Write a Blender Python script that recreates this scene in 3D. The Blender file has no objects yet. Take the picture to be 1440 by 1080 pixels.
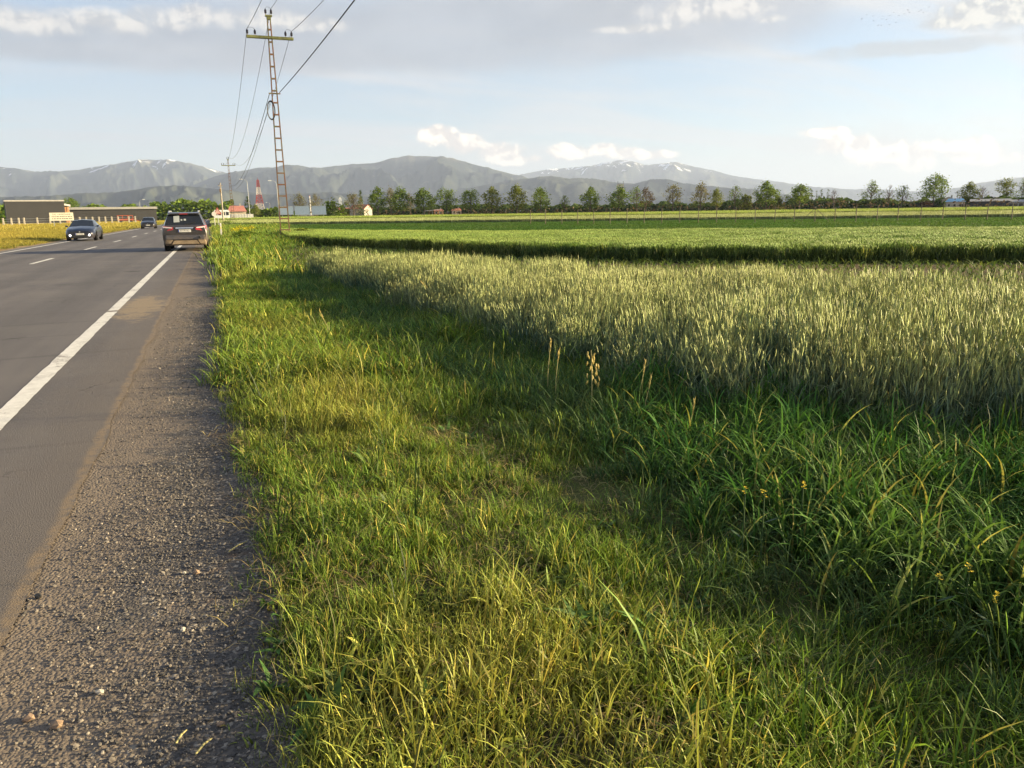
import bpy, bmesh, math, random
import numpy as np
from mathutils import Vector, Matrix

random.seed(7)
RNG = np.random.default_rng(11)
R = math.radians
SC = bpy.context.scene
COL = SC.collection

# ------------------------------------------------------------------ camera
# World axes: +Y runs along the road away from the viewer, +X to the right, metres.
CAM_H = 1.5
PSI, PITCH, ROLL = R(20.76), R(12.635), R(0.83)
cam_d = bpy.data.cameras.new('camera')
cam = bpy.data.objects.new('camera', cam_d)
COL.objects.link(cam)
fwd = Vector((math.sin(PSI)*math.cos(PITCH), math.cos(PSI)*math.cos(PITCH), -math.sin(PITCH)))
r0 = Vector((math.cos(PSI), -math.sin(PSI), 0))
u0 = r0.cross(fwd)
rgt = r0*math.cos(ROLL) - u0*math.sin(ROLL)
upv = u0*math.cos(ROLL) + r0*math.sin(ROLL)
mw = Matrix((rgt, upv, -fwd)).transposed().to_4x4()
mw.translation = Vector((0, 0, CAM_H))
cam.matrix_world = mw
cam_d.sensor_width = 36.0
cam_d.lens = 27.0
cam_d.clip_start = 0.05
cam_d.clip_end = 200000.0
SC.camera = cam
SC.render.resolution_x, SC.render.resolution_y = 1024, 768

# ------------------------------------------------------------------ light and exposure
SUN_AZ, SUN_EL = R(104.0), R(13.5)           # azimuth clockwise from the road's direction
SKY_STRENGTH = 0.052
sd = bpy.data.lights.new('sun', 'SUN')
sd.energy = 5.0
sd.angle = R(0.6)
sd.color = (1.0, 0.81, 0.48)
sun = bpy.data.objects.new('sun', sd)
COL.objects.link(sun)
sv = Vector((math.sin(SUN_AZ)*math.cos(SUN_EL), math.cos(SUN_AZ)*math.cos(SUN_EL), math.sin(SUN_EL)))
sun.rotation_euler = sv.to_track_quat('Z', 'Y').to_euler()
sun.location = sv*60
SC.view_settings.view_transform = 'Standard'
SC.view_settings.look = 'None'
SC.view_settings.gamma = 1.0
SC.view_settings.exposure = 2.0
SC.cycles.max_bounces = 4
SC.cycles.diffuse_bounces = 2
SC.cycles.glossy_bounces = 3
SC.cycles.transmission_bounces = 3
SC.cycles.transparent_max_bounces = 16
SC.cycles.volume_bounces = 0
SC.cycles.sample_clamp_indirect = 4.0

# ------------------------------------------------------------------ node helpers
class NT:
    """thin wrapper for building node trees"""
    def __init__(self, tree):
        self.t = tree
    def n(self, kind, **kw):
        nd = self.t.nodes.new(kind)
        for k, v in kw.items():
            setattr(nd, k, v)
        return nd
    def link(self, a, b):
        self.t.links.new(a, b)
    def _in(self, sock, v):
        if v is None:
            return
        if hasattr(v, 'is_output'):
            self.t.links.new(v, sock)
        else:
            sock.default_value = v
    def math(self, op, a, b=None, c=None, clamp=False):
        nd = self.n('ShaderNodeMath', operation=op, use_clamp=clamp)
        for i, v in enumerate((a, b, c)):
            self._in(nd.inputs[i], v)
        return nd.outputs[0]
    def vmath(self, op, a, b=None):
        nd = self.n('ShaderNodeVectorMath', operation=op)
        self._in(nd.inputs[0], a)
        self._in(nd.inputs[1], b)
        return nd.outputs[0]
    def comb(self, x, y, z=0.0):
        nd = self.n('ShaderNodeCombineXYZ')
        for i, v in enumerate((x, y, z)):
            self._in(nd.inputs[i], v)
        return nd.outputs[0]
    def noise(self, vec, scale, detail=3.0, rough=0.5, dist=0.0, dim='3D'):
        nd = self.n('ShaderNodeTexNoise', noise_dimensions=dim)
        self._in(nd.inputs['Vector'], vec)
        nd.inputs['Scale'].default_value = scale
        nd.inputs['Detail'].default_value = detail
        nd.inputs['Roughness'].default_value = rough
        nd.inputs['Distortion'].default_value = dist
        return nd.outputs['Fac']
    def smooth(self, v, lo, hi, a=0.0, b=1.0):
        nd = self.n('ShaderNodeMapRange', interpolation_type='SMOOTHSTEP')
        self._in(nd.inputs[0], v)
        self._in(nd.inputs[1], lo); self._in(nd.inputs[2], hi)
        nd.inputs[3].default_value = a; nd.inputs[4].default_value = b
        return nd.outputs[0]
    def mix(self, f, a, b, mode='MIX'):
        nd = self.n('ShaderNodeMix', data_type='RGBA', blend_type=mode)
        self._in(nd.inputs[0], f)
        for s, v in ((6, a), (7, b)):
            if isinstance(v, (tuple, list)) and len(v) == 3:
                v = (*v, 1.0)
            self._in(nd.inputs[s], v)
        return nd.outputs[2]

# ------------------------------------------------------------------ world: sky with clouds
def build_world():
    w = bpy.data.worlds.new('World')
    SC.world = w
    w.use_nodes = True
    w.node_tree.nodes.clear()
    t = NT(w.node_tree)
    out = t.n('ShaderNodeOutputWorld')
    bg = t.n('ShaderNodeBackground')
    bg.inputs['Strength'].default_value = SKY_STRENGTH
    t.link(bg.outputs[0], out.inputs[0])
    sky = t.n('ShaderNodeTexSky', sky_type='NISHITA')
    sky.sun_disc = False
    sky.sun_elevation = SUN_EL
    sky.sun_rotation = SUN_AZ
    sky.altitude = 500.0
    sky.air_density = 1.0
    sky.dust_density = 0.7
    sky.ozone_density = 2.6
    tc = t.n('ShaderNodeTexCoord')
    sep = t.n('ShaderNodeSeparateXYZ')
    t.link(tc.outputs['Generated'], sep.inputs[0])
    X, Y, Z = sep.outputs
    az = t.math('ARCTAN2', X, Y)                     # azimuth from +Y towards +X
    el = t.math('ARCSINE', Z)
    flat = t.math('ADD', t.math('ABSOLUTE', Z), 0.12)
    plane = t.comb(t.math('DIVIDE', X, flat), t.math('DIVIDE', Y, flat), 0.0)   # cloud-deck coordinates
    uv = t.comb(az, el, 0.0)
    col = sky.outputs[0]
    K = 4.65
    # thin high veil, drawn out in streaks
    mp = t.n('ShaderNodeMapping'); mp.inputs['Rotation'].default_value = (0, 0, R(35)); mp.inputs['Scale'].default_value = (0.55, 2.1, 1)
    t.link(plane, mp.inputs['Vector'])
    veil = t.smooth(t.noise(mp.outputs[0], 0.8, 7.0, 0.58, 0.9), 0.38, 0.66)
    veil2 = t.smooth(t.noise(plane, 0.45, 3.0, 0.5), 0.3, 0.7)
    veil = t.math('MULTIPLY', veil, t.smooth(el, 0.0, 0.10))
    vm = t.math('ADD', t.math('MULTIPLY', veil, 0.62), t.math('MULTIPLY', veil2, 0.30))
    vm = t.math('ADD', t.math('MULTIPLY', vm, 0.95), 0.16)
    vm = t.math('MULTIPLY', vm, t.smooth(el, 1.0, 0.30, 0.35, 1.0))          # veil thinned overhead, out of view, to darken and cool the shadows
    # cloud white leans to cream towards the sun
    dt = t.n('ShaderNodeVectorMath', operation='DOT_PRODUCT')
    t.link(tc.outputs['Generated'], dt.inputs[0]); dt.inputs[1].default_value = sv
    sunny = t.smooth(dt.outputs['Value'], -0.7, 0.95)
    white = t.mix(sunny, (0.70*K, 0.725*K, 0.785*K), (0.90*K, 0.875*K, 0.85*K))
    col = t.mix(vm, col, white)
    # --- cumulus banks
    FX = 1080.0
    def uvpx(px, py):
        # direction of a point of the sky, as azimuth / elevation
        d = fwd + rgt*((px-720)/FX) - upv*((py-540)/FX)
        d.normalize()
        return math.atan2(d.x, d.y), math.asin(d.z)
    def bank(ells, vec, el_s, du=0.0, dv=0.0):
        m = None
        for (px, py, a, b) in ells:
            u, v = uvpx(px, py)
            x = t.math('MULTIPLY_ADD', vec[0], FX/a*0.95, -(u+du)*FX/a*0.95)
            y = t.math('MULTIPLY_ADD', vec[1], FX/b, -(v+dv)*FX/b)
            d2 = t.math('ADD', t.math('MULTIPLY', x, x), t.math('MULTIPLY', y, y))
            s = t.math('SUBTRACT', 1.0, d2)
            m = s if m is None else t.math('SMOOTH_MAX', m, s, 0.25)
        return m
    uu, vv = az, el
    fine = t.noise(uv, 34.0, 7.0, 0.62, 0.3)
    mid = t.noise(uv, 13.0, 4.0, 0.55, 0.2)
    fine_up = t.noise(t.comb(t.math('ADD', az, 0.006), t.math('ADD', el, 0.008), 0.0), 34.0, 7.0, 0.62, 0.3)
    relief = t.math('SUBTRACT', fine, fine_up)
    # grey stratocumulus shelf, high: a long soft bank, and more of its kind round the rest of the sky
    st = t.comb(az, t.math('MULTIPLY', el, 2.2), 0.0)
    stn = t.noise(st, 5.0, 6.0, 0.55, 0.2)
    shelf = bank([(280, 66, 330, 30), (560, 54, 300, 42), (820, 30, 300, 50), (80, 62, 130, 22)], (uu, vv), 1)
    ring = t.math('MULTIPLY', t.smooth(el, 0.13, 0.22), t.smooth(el, 0.75, 0.40))
    away = t.smooth(t.math('ABSOLUTE', t.math('SUBTRACT', az, PSI)), 0.60, 0.85)
    field = t.math('MULTIPLY', t.smooth(t.noise(st, 1.6, 3.0, 0.5), 0.46, 0.62), t.math('MULTIPLY', ring, away))
    shelf = t.math('MAXIMUM', shelf, t.math('MULTIPLY_ADD', field, 1.8, -1.0))
    sh_d = t.math('ADD', shelf, t.math('MULTIPLY', t.math('SUBTRACT', stn, 0.5), 2.2))
    sh_d = t.math('ADD', sh_d, t.math('MULTIPLY', t.math('SUBTRACT', fine, 0.5), 0.7))
    sh_m = t.smooth(sh_d, -0.6, 0.7)
    sh_col = t.mix(t.smooth(stn, 0.35, 0.65), (0.40*K, 0.445*K, 0.525*K), (0.53*K, 0.57*K, 0.645*K))
    col = t.mix(t.math('MULTIPLY', sh_m, 0.85), col, sh_col)
    # its sunlit tops
    tops = bank([(30, 30, 60, 13), (130, 24, 46, 12), (170, 30, 46, 14), (225, 26, 46, 13), (275, 22, 46, 13), (330, 26, 40, 13), (372, 27, 40, 14), (432, 34, 50, 10), (985, 14, 70, 16), (1045, 10, 44, 14), (1085, 26, 24, 5), (900, 40, 60, 6)], (uu, vv), 1)
    tp_d = t.math('ADD', tops, t.math('MULTIPLY', t.math('SUBTRACT', fine, 0.52), 2.6))
    tp_m = t.smooth(tp_d, -0.5, 1.2)
    tp_c = t.mix(t.smooth(t.math('ADD', t.math('MULTIPLY', relief, 5.0), t.math('MULTIPLY', tp_d, 0.3)), -0.3, 0.6), (0.62*K, 0.62*K, 0.63*K), (1.05*K, 0.99*K, 0.91*K))
    col = t.mix(t.math('MULTIPLY', tp_m, 0.8), col, tp_c)
    # lens-shaped grey cloud and bright tower, upper right
    lens = bank([(1300, 67, 150, 9), (1230, 68, 70, 8)], (uu, vv), 1)
    ln_m = t.smooth(t.math('ADD', lens, t.math('MULTIPLY', t.math('SUBTRACT', fine, 0.5), 3.4)), -0.2, 0.9)
    col = t.mix(t.math('MULTIPLY', ln_m, 0.7), col, (0.56*K, 0.58*K, 0.60*K))
    tower = bank([(1388, 16, 55, 20), (1440, 8, 50, 26), (1345, 30, 40, 9)], (uu, vv), 1)
    tw_d = t.math('ADD', tower, t.math('MULTIPLY', t.math('SUBTRACT', fine, 0.5), 2.6))
    tw_m = t.smooth(tw_d, -0.2, 0.7)
    tw_c = t.mix(t.smooth(t.math('ADD', tw_d, t.math('MULTIPLY', relief, 4)), 0.3, 1.0), (0.56*K, 0.57*K, 0.58*K), (1.0*K, 0.96*K, 0.86*K))
    col = t.mix(t.math('MULTIPLY', tw_m, 0.9), col, tw_c)
    # low cumulus heads near the horizon: placed banks plus scattered ones round the whole horizon
    heads = bank([(618, 192, 26, 15), (652, 204, 36, 15), (700, 214, 38, 15), (720, 225, 30, 8), (752, 223, 11, 5), (805, 213, 34, 12),
                  (846, 209, 26, 9), (880, 216, 30, 8), (915, 218, 34, 7), (1160, 186, 34, 7), (1195, 204, 40, 14),
                  (1235, 214, 42, 20), (1285, 222, 26, 19), (1355, 208, 34, 16), (1385, 218, 26, 14), (1424, 222, 14, 7)], (uu, vv), 1)
    low = t.math('MULTIPLY', t.smooth(el, 0.035, 0.06), t.smooth(el, 0.15, 0.085))
    off = t.smooth(t.math('ABSOLUTE', t.math('SUBTRACT', az, PSI)), 0.60, 0.75)
    rnd = t.math('MULTIPLY', t.math('MULTIPLY', t.smooth(t.noise(t.comb(az, t.math('MULTIPLY', el, 3.0), 0.0), 7.0, 3.0), 0.5, 0.7), low), off)
    heads = t.math('MAXIMUM', heads, t.math('MULTIPLY_ADD', rnd, 1.8, -1.0))
    hd_d = t.math('ADD', heads, t.math('MULTIPLY', t.math('SUBTRACT', fine, 0.53), 3.0))
    hd_m = t.smooth(hd_d, -0.2, 0.55)
    bright = t.smooth(t.math('ADD', t.math('MULTIPLY', relief, 5.0), t.math('MULTIPLY', hd_d, 0.35)), -0.3, 0.6)
    hd_c = t.mix(bright, (1.0*K, 0.86*K, 0.76*K), (1.9*K, 1.62*K, 1.28*K))
    soft = bank([(690, 222, 150, 20), (860, 220, 120, 16), (1200, 215, 150, 34), (1390, 222, 90, 24)], (uu, vv), 1)
    sf_m = t.smooth(t.math('ADD', soft, t.math('MULTIPLY', t.math('SUBTRACT', mid, 0.5), 2.4)), -0.1, 1.0)
    col = t.mix(t.math('MULTIPLY', sf_m, 0.45), col, (0.76*K, 0.74*K, 0.73*K))
    col = t.mix(t.math('MULTIPLY', hd_m, 0.92), col, hd_c)
    t.link(col, bg.inputs['Color'])
build_world()

# ------------------------------------------------------------------ geometry helpers
def gpix(px, py, h=0.0):
    """place on the plain that the camera sees at a picture point (used to survey the layout)"""
    d = fwd + rgt*((px-720)/1080.0) - upv*((py-540)/1080.0)
    k = (h-CAM_H)/d.z
    return Vector((d.x*k, d.y*k, h))
def topix(p):
    d = Vector(p) - Vector((0, 0, CAM_H))
    z = d.dot(fwd)
    return 720+1080*d.dot(rgt)/z, 540-1080*d.dot(upv)/z
def azray(px):
    """horizontal direction of a picture column at the horizon"""
    d = fwd + rgt*((px-720)/1080.0) - upv*((304-0.0145*(px-297)-540)/1080.0)
    v = Vector((d.x, d.y, 0)); v.normalize()
    return v
def hgt(px, py, dist):
    """height above the plain of what is seen at (px,py) at a horizontal distance"""
    d = fwd + rgt*((px-720)/1080.0) - upv*((py-540)/1080.0)
    return CAM_H + d.z/math.hypot(d.x, d.y)*dist

def tag(o, label=None, cat=None, group=None, kind=None):
    if label: o['label'] = label
    if cat: o['category'] = cat
    if group: o['group'] = group
    if kind: o['kind'] = kind
    return o
def mesh_np(name, V, Fs, mat=None, attrs=None, smooth=False):
    """mesh from numpy arrays (faces: quads or triangles array, or list)"""
    me = bpy.data.meshes.new(name)
    V = np.asarray(V, dtype=np.float32)
    if isinstance(Fs, np.ndarray):
        n, k = Fs.shape
        me.vertices.add(len(V)); me.vertices.foreach_set('co', V.ravel())
        me.loops.add(n*k); me.loops.foreach_set('vertex_index', Fs.astype(np.int32).ravel())
        me.polygons.add(n)
        me.polygons.foreach_set('loop_start', np.arange(0, n*k, k, dtype=np.int32))
        me.update(calc_edges=True)
    else:
        me.from_pydata([tuple(map(float, v)) for v in V], [], Fs)
        me.update()
    if smooth:
        me.polygons.foreach_set('use_smooth', np.ones(len(me.polygons), dtype=bool))
    if attrs:
        for k, v in attrs.items():
            v = np.asarray(v, dtype=np.float32)
            a = me.attributes.new(k, 'FLOAT_COLOR' if v.ndim == 2 and v.shape[1] == 4 else 'FLOAT', 'POINT')
            a.data.foreach_set('color' if v.ndim == 2 else 'value', v.ravel())
    if mat: me.materials.append(mat)
    return me
def link(name, me, parent=None):
    o = bpy.data.objects.new(name, me)
    COL.objects.link(o)
    if parent: o.parent = parent
    return o
def empty(name, loc=(0, 0, 0), rz=0.0):
    o = bpy.data.objects.new(name, None)
    o.empty_display_size = 0.2
    COL.objects.link(o)
    o.location = loc; o.rotation_euler = (0, 0, rz)
    return o
def copy_tree(o, parent=None):
    c = o.copy(); COL.objects.link(c)
    if parent: c.parent = parent
    for ch in o.children:
        copy_tree(ch, c)
    return c

class MB:
    """collects simple solids into one mesh"""
    def __init__(self):
        self.v = []; self.f = []
    def add(self, vs, fs):
        b = len(self.v)
        self.v += [tuple(x) for x in vs]
        self.f += [tuple(i+b for i in q) for q in fs]
        return self
    def box(self, x0, x1, y0, y1, z0, z1):
        vs = [(x0, y0, z0), (x1, y0, z0), (x1, y1, z0), (x0, y1, z0), (x0, y0, z1), (x1, y0, z1), (x1, y1, z1), (x0, y1, z1)]
        return self.add(vs, [(0, 3, 2, 1), (4, 5, 6, 7), (0, 1, 5, 4), (1, 2, 6, 5), (2, 3, 7, 6), (3, 0, 4, 7)])
    def bar(self, a, b, w, d=None, n=4, w2=None, ref=(0, 0, 1)):
        """prism from a to b, n sides, radius w (and w2 at b)"""
        a = Vector(a); b = Vector(b); ax = (b-a).normalized()
        rf = Vector(ref)
        if abs(ax.dot(rf)) > 0.95: rf = Vector((1, 0, 0))
        s = ax.cross(rf).normalized(); q = s.cross(ax)
        w2 = w if w2 is None else w2; d = 1.0 if d is None else d/w
        vs = []
        for p, ww in ((a, w), (b, w2)):
            for i in range(n):
                t = 2*math.pi*(i+0.5)/n
                k = ww*(math.sqrt(2) if n == 4 else 1)
                vs.append(p + s*math.cos(t)*k + q*math.sin(t)*k*d)
        fs = [(i, (i+1) % n, n+(i+1) % n, n+i) for i in range(n)] + [tuple(reversed(range(n))), tuple(range(n, 2*n))]
        return self.add(vs, fs)
    def tube(self, pts, r, n=5):
        vs = []; fs = []
        m = len(pts)
        pts = [Vector(p) for p in pts]
        rr = r if isinstance(r, (list, tuple)) else [r]*m
        for i, p in enumerate(pts):
            t = (pts[min(i+1, m-1)] - pts[max(i-1, 0)]).normalized()
            rf = Vector((0, 0, 1)) if abs(t.z) < 0.9 else Vector((1, 0, 0))
            s = t.cross(rf).normalized(); q = s.cross(t)
            for k in range(n):
                a = 2*math.pi*k/n
                vs.append(p + s*math.cos(a)*rr[i] + q*math.sin(a)*rr[i])
        for i in range(m-1):
            for k in range(n):
                fs.append((i*n+k, i*n+(k+1) % n, (i+1)*n+(k+1) % n, (i+1)*n+k))
        fs += [tuple(reversed(range(n))), tuple(range((m-1)*n, m*n))]
        return self.add(vs, fs)
    def lathe(self, prof, n=16, axis='z', c=(0, 0, 0)):
        """prof: list of (radius, height)"""
        vs = []; fs = []
        for (r, h) in prof:
            for k in range(n):
                a = 2*math.pi*k/n
                p = (r*math.cos(a), r*math.sin(a), h)
                if axis == 'x': p = (h, r*math.cos(a), r*math.sin(a))
                if axis == 'y': p = (r*math.cos(a), h, r*math.sin(a))
                vs.append((p[0]+c[0], p[1]+c[1], p[2]+c[2]))
        for i in range(len(prof)-1):
            for k in range(n):
                fs.append((i*n+k, i*n+(k+1) % n, (i+1)*n+(k+1) % n, (i+1)*n+k))
        fs += [tuple(reversed(range(n))), tuple(range((len(prof)-1)*n, len(prof)*n))]
        return self.add(vs, fs)
    def build(self, name, mat, parent=None, smooth=None, bevel=0.0):
        me = bpy.data.meshes.new(name)
        me.from_pydata(self.v, [], self.f); me.update()
        bm = bmesh.new(); bm.from_mesh(me)
        bmesh.ops.recalc_face_normals(bm, faces=bm.faces)
        if bevel:
            bmesh.ops.bevel(bm, geom=[e for e in bm.edges if len(e.link_faces) == 2 and e.calc_face_angle(0) > 0.6], offset=bevel, segments=2, affect='EDGES')
        bm.to_mesh(me); bm.free()
        if smooth:
            me.polygons.foreach_set('use_smooth', np.ones(len(me.polygons), dtype=bool))
            me.set_sharp_from_angle(angle=R(smooth))
        if mat: me.materials.append(mat)
        return link(name, me, parent)

def vnoise(x, y, seed=0):
    """smooth value noise, roughly 0..1"""
    x = np.asarray(x, float); y = np.asarray(y, float)
    xi = np.floor(x).astype(np.int64); yi = np.floor(y).astype(np.int64)
    xf = x-xi; yf = y-yi
    def h(a, b):
        n = (a*374761393 + b*668265263 + seed*974634777) & 0x7fffffff
        n = ((n ^ (n >> 13))*1274126177) & 0x7fffffff
        return ((n ^ (n >> 16)) & 0xffff)/65535.0
    u = xf*xf*(3-2*xf); v = yf*yf*(3-2*yf)
    return (h(xi, yi)*(1-u)+h(xi+1, yi)*u)*(1-v) + (h(xi, yi+1)*(1-u)+h(xi+1, yi+1)*u)*v
def fbm(x, y, seed=0, o=4):
    s = 0; a = 0.5; tot = 0
    for i in range(o):
        s = s + a*vnoise(np.asarray(x)*2**i, np.asarray(y)*2**i, seed+i); tot += a; a *= 0.5
    return s/tot
def in_poly(x, y, poly):
    x = np.asarray(x); y = np.asarray(y)
    ins = np.zeros(x.shape, bool)
    n = len(poly); j = n-1
    for i in range(n):
        xi, yi = poly[i][0], poly[i][1]; xj, yj = poly[j][0], poly[j][1]
        c = ((yi > y) != (yj > y)) & (x < (xj-xi)*(y-yi)/((yj-yi) if yj != yi else 1e-9)+xi)
        ins ^= c
        j = i
    return ins

# ------------------------------------------------------------------ materials
MATS = {}
def newmat(name):
    m = bpy.data.materials.new(name); m.use_nodes = True
    m.node_tree.nodes.clear()
    t = NT(m.node_tree)
    o = t.n('ShaderNodeOutputMaterial')
    MATS[name] = m
    return m, t, o
def pbr(name, col, rough=0.6, metal=0.0, spec=0.5, coat=0.0, vary=0.12, vscale=3.0, bump=0.0, bscale=60.0, emit=None, es=0.0, rust=None, rust_amt=0.5):
    """painted / plain solid with a bit of uneven colour"""
    m, t, o = newmat(name)
    b = t.n('ShaderNodeBsdfPrincipled')
    t.link(b.outputs[0], o.inputs[0])
    tc = t.n('ShaderNodeTexCoord')
    n = t.noise(tc.outputs['Object'], vscale, 5.0, 0.6)
    dark = tuple(c*(1-vary*1.6) for c in col); lite = tuple(min(1, c*(1+vary)) for c in col)
    c = t.mix(t.smooth(n, 0.3, 0.7), dark, lite)
    if rust:
        n2 = t.noise(tc.outputs['Object'], vscale*2.3, 6.0, 0.65)
        c = t.mix(t.smooth(n2, 1-rust_amt-0.12, 1-rust_amt+0.12), c, rust)
    t.link(c, b.inputs['Base Color'])
    b.inputs['Roughness'].default_value = rough
    b.inputs['Metallic'].default_value = metal
    b.inputs['Specular IOR Level'].default_value = spec
    b.inputs['Coat Weight'].default_value = coat
    b.inputs['Coat Roughness'].default_value = 0.05
    if emit:
        b.inputs['Emission Color'].default_value = (*emit, 1)
        b.inputs['Emission Strength'].default_value = es
    if bump:
        bp = t.n('ShaderNodeBump'); bp.inputs['Strength'].default_value = bump; bp.inputs['Distance'].default_value = 0.02
        t.link(t.noise(tc.outputs['Object'], bscale, 4.0, 0.6), bp.inputs['Height'])
        t.link(bp.outputs[0], b.inputs['Normal'])
    return m

def foliage(name, base, tip, dry, rough=0.55, trans=0.45, dry_amt=0.5, spec=0.3, joined=False):
    """blade / leaf material. col.r = per-blade random, col.g = height along the blade, col.b = dead-leaf flag;
    instance attribute 'tint' moves the plant between lush (0) and dry (1)"""
    m, t, o = newmat(name)
    at = t.n('ShaderNodeAttribute', attribute_name='col')
    sp = t.n('ShaderNodeSeparateColor'); t.link(at.outputs['Color'], sp.inputs[0])
    it = t.n('ShaderNodeAttribute', attribute_name='tint', attribute_type='INSTANCER')
    ta = at.outputs['Alpha'] if joined else it.outputs['Fac']
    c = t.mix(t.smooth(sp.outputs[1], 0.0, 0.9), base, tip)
    c = t.mix(t.math('MULTIPLY', t.smooth(t.math('ADD', ta, t.math('MULTIPLY', t.math('SUBTRACT', sp.outputs[0], 0.5), 0.5)), 0.25, 1.0), dry_amt), c, dry)
    c = t.mix(sp.outputs[2], c, tuple(x*1.25 for x in dry))
    hsv = t.n('ShaderNodeHueSaturation')
    t.link(c, hsv.inputs['Color'])
    t.link(t.math('MULTIPLY_ADD', sp.outputs[0], 0.03, 0.485), hsv.inputs['Hue'])
    t.link(t.math('MULTIPLY_ADD', sp.outputs[0], 1.0, 0.5), hsv.inputs['Value'])
    c = hsv.outputs[0]
    d = t.n('ShaderNodeBsdfPrincipled')
    d.inputs['Roughness'].default_value = rough
    d.inputs['Specular IOR Level'].default_value = spec
    t.link(c, d.inputs['Base Color'])
    tr = t.n('ShaderNodeBsdfTranslucent')
    t.link(t.mix(0.5, c, t.mix(1.0, c, (1.25, 1.15, 0.55), 'MULTIPLY')), tr.inputs['Color'])
    ms = t.n('ShaderNodeMixShader'); ms.inputs[0].default_value = trans
    t.link(d.outputs[0], ms.inputs[1]); t.link(tr.outputs[0], ms.inputs[2])
    t.link(ms.outputs[0], o.inputs[0])
    return m

# ------------------------------------------------------------------ scattering: real joined geometry close by, geometry nodes farther off
def proto_arrays(pm):
    v = np.zeros(len(pm.vertices)*3, np.float32); pm.vertices.foreach_get('co', v)
    f = np.zeros(len(pm.polygons)*3, np.int32); pm.loops.foreach_get('vertex_index', f)
    c = np.zeros(len(pm.vertices)*4, np.float32)
    if 'col' in pm.attributes: pm.attributes['col'].data.foreach_get('color', c)
    return v.reshape(-1, 3), f.reshape(-1, 3), c.reshape(-1, 4)
def realize(name, P, rot, scl, protos, idx, tint, label, cat):
    """same arguments as scatter(), but joined into one real mesh; tint goes into col.a"""
    P = np.asarray(P, np.float32); Vs = []; Fs = []; Cs = []; b = 0
    for k, pm in enumerate(protos):
        v, f, c = proto_arrays(pm)
        s = np.nonzero(np.asarray(idx) == k)[0]
        if not len(s): continue
        cx, sx = np.cos(rot[s, 0]), np.sin(rot[s, 0]); cy, sy = np.cos(rot[s, 1]), np.sin(rot[s, 1]); cz, sz = np.cos(rot[s, 2]), np.sin(rot[s, 2])
        q = v[None]*np.asarray(scl)[s][:, None, :]
        x, y, z = q[..., 0], q[..., 1], q[..., 2]
        y, z = y*cx[:, None]-z*sx[:, None], y*sx[:, None]+z*cx[:, None]
        x, z = x*cy[:, None]+z*sy[:, None], -x*sy[:, None]+z*cy[:, None]
        x, y = x*cz[:, None]-y*sz[:, None], x*sz[:, None]+y*cz[:, None]
        q = np.stack([x, y, z], -1)+P[s][:, None, :]
        cc = np.repeat(c[None], len(s), 0); cc[..., 3] = np.asarray(tint)[s][:, None]
        cc[..., 0] = np.mod(cc[..., 0]+np.random.default_rng(k).uniform(0, 1, len(s))[:, None], 1.0)
        ff = f[None]+(np.arange(len(s))*len(v))[:, None, None]+b
        Vs.append(q.reshape(-1, 3)); Fs.append(ff.reshape(-1, 3)); Cs.append(cc.reshape(-1, 4)); b += len(s)*len(v)
    V = np.concatenate(Vs); Fi = np.concatenate(Fs)
    print('REALIZED', name, len(Fi), 'tris from', len(P))
    me = mesh_np(name, V, Fi, protos[0].materials[0], {'col': np.concatenate(Cs)}, smooth=True)
    return tag(link(name, me), label, cat, kind='stuff')
def scatter(name, P, rot, scl, protos, idx, tint, label, cat):
    """P (N,3) positions; rot (N,3) euler; scl (N,3); protos: list of meshes; one 'stuff' object"""
    N = len(P)
    print('SCATTERED', name, N)
    me = bpy.data.meshes.new(name)
    me.vertices.add(N); me.vertices.foreach_set('co', np.asarray(P, np.float32).ravel())
    for nm, arr in (('rot', rot), ('scl', scl)):
        a = me.attributes.new(nm, 'FLOAT_VECTOR', 'POINT'); a.data.foreach_set('vector', np.asarray(arr, np.float32).ravel())
    a = me.attributes.new('idx', 'INT', 'POINT'); a.data.foreach_set('value', np.asarray(idx, np.int32).ravel())
    a = me.attributes.new('tint', 'FLOAT', 'POINT'); a.data.foreach_set('value', np.asarray(tint, np.float32).ravel())
    o = link(name, me)
    ng = bpy.data.node_groups.new(name+'_nodes', 'GeometryNodeTree')
    ng.interface.new_socket('Geometry', in_out='INPUT', socket_type='NodeSocketGeometry')
    ng.interface.new_socket('Geometry', in_out='OUTPUT', socket_type='NodeSocketGeometry')
    gi = ng.nodes.new('NodeGroupInput'); go = ng.nodes.new('NodeGroupOutput')
    iop = ng.nodes.new('GeometryNodeInstanceOnPoints')
    jn = ng.nodes.new('GeometryNodeJoinGeometry')
    for k, pm in enumerate(protos):
        po = bpy.data.objects.new(name+'_piece', pm)
        oi = ng.nodes.new('GeometryNodeObjectInfo'); oi.inputs['Object'].default_value = po
        oi.inputs['As Instance'].default_value = True
        ng.links.new(oi.outputs['Geometry'], jn.inputs[0])
    def na(nm, dt):
        nd = ng.nodes.new('GeometryNodeInputNamedAttribute'); nd.data_type = dt; nd.inputs['Name'].default_value = nm
        return nd.outputs[0]
    ng.links.new(gi.outputs[0], iop.inputs['Points'])
    ng.links.new(jn.outputs[0], iop.inputs['Instance'])
    iop.inputs['Pick Instance'].default_value = True
    ng.links.new(na('idx', 'INT'), iop.inputs['Instance Index'])
    ng.links.new(na('rot', 'FLOAT_VECTOR'), iop.inputs['Rotation'])
    ng.links.new(na('scl', 'FLOAT_VECTOR'), iop.inputs['Scale'])
    ng.links.new(iop.outputs[0], go.inputs[0])
    md = o.modifiers.new('scatter', 'NODES'); md.node_group = ng
    if protos[0].materials: me.materials.append(protos[0].materials[0])
    return tag(o, label, cat, kind='stuff')

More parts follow.
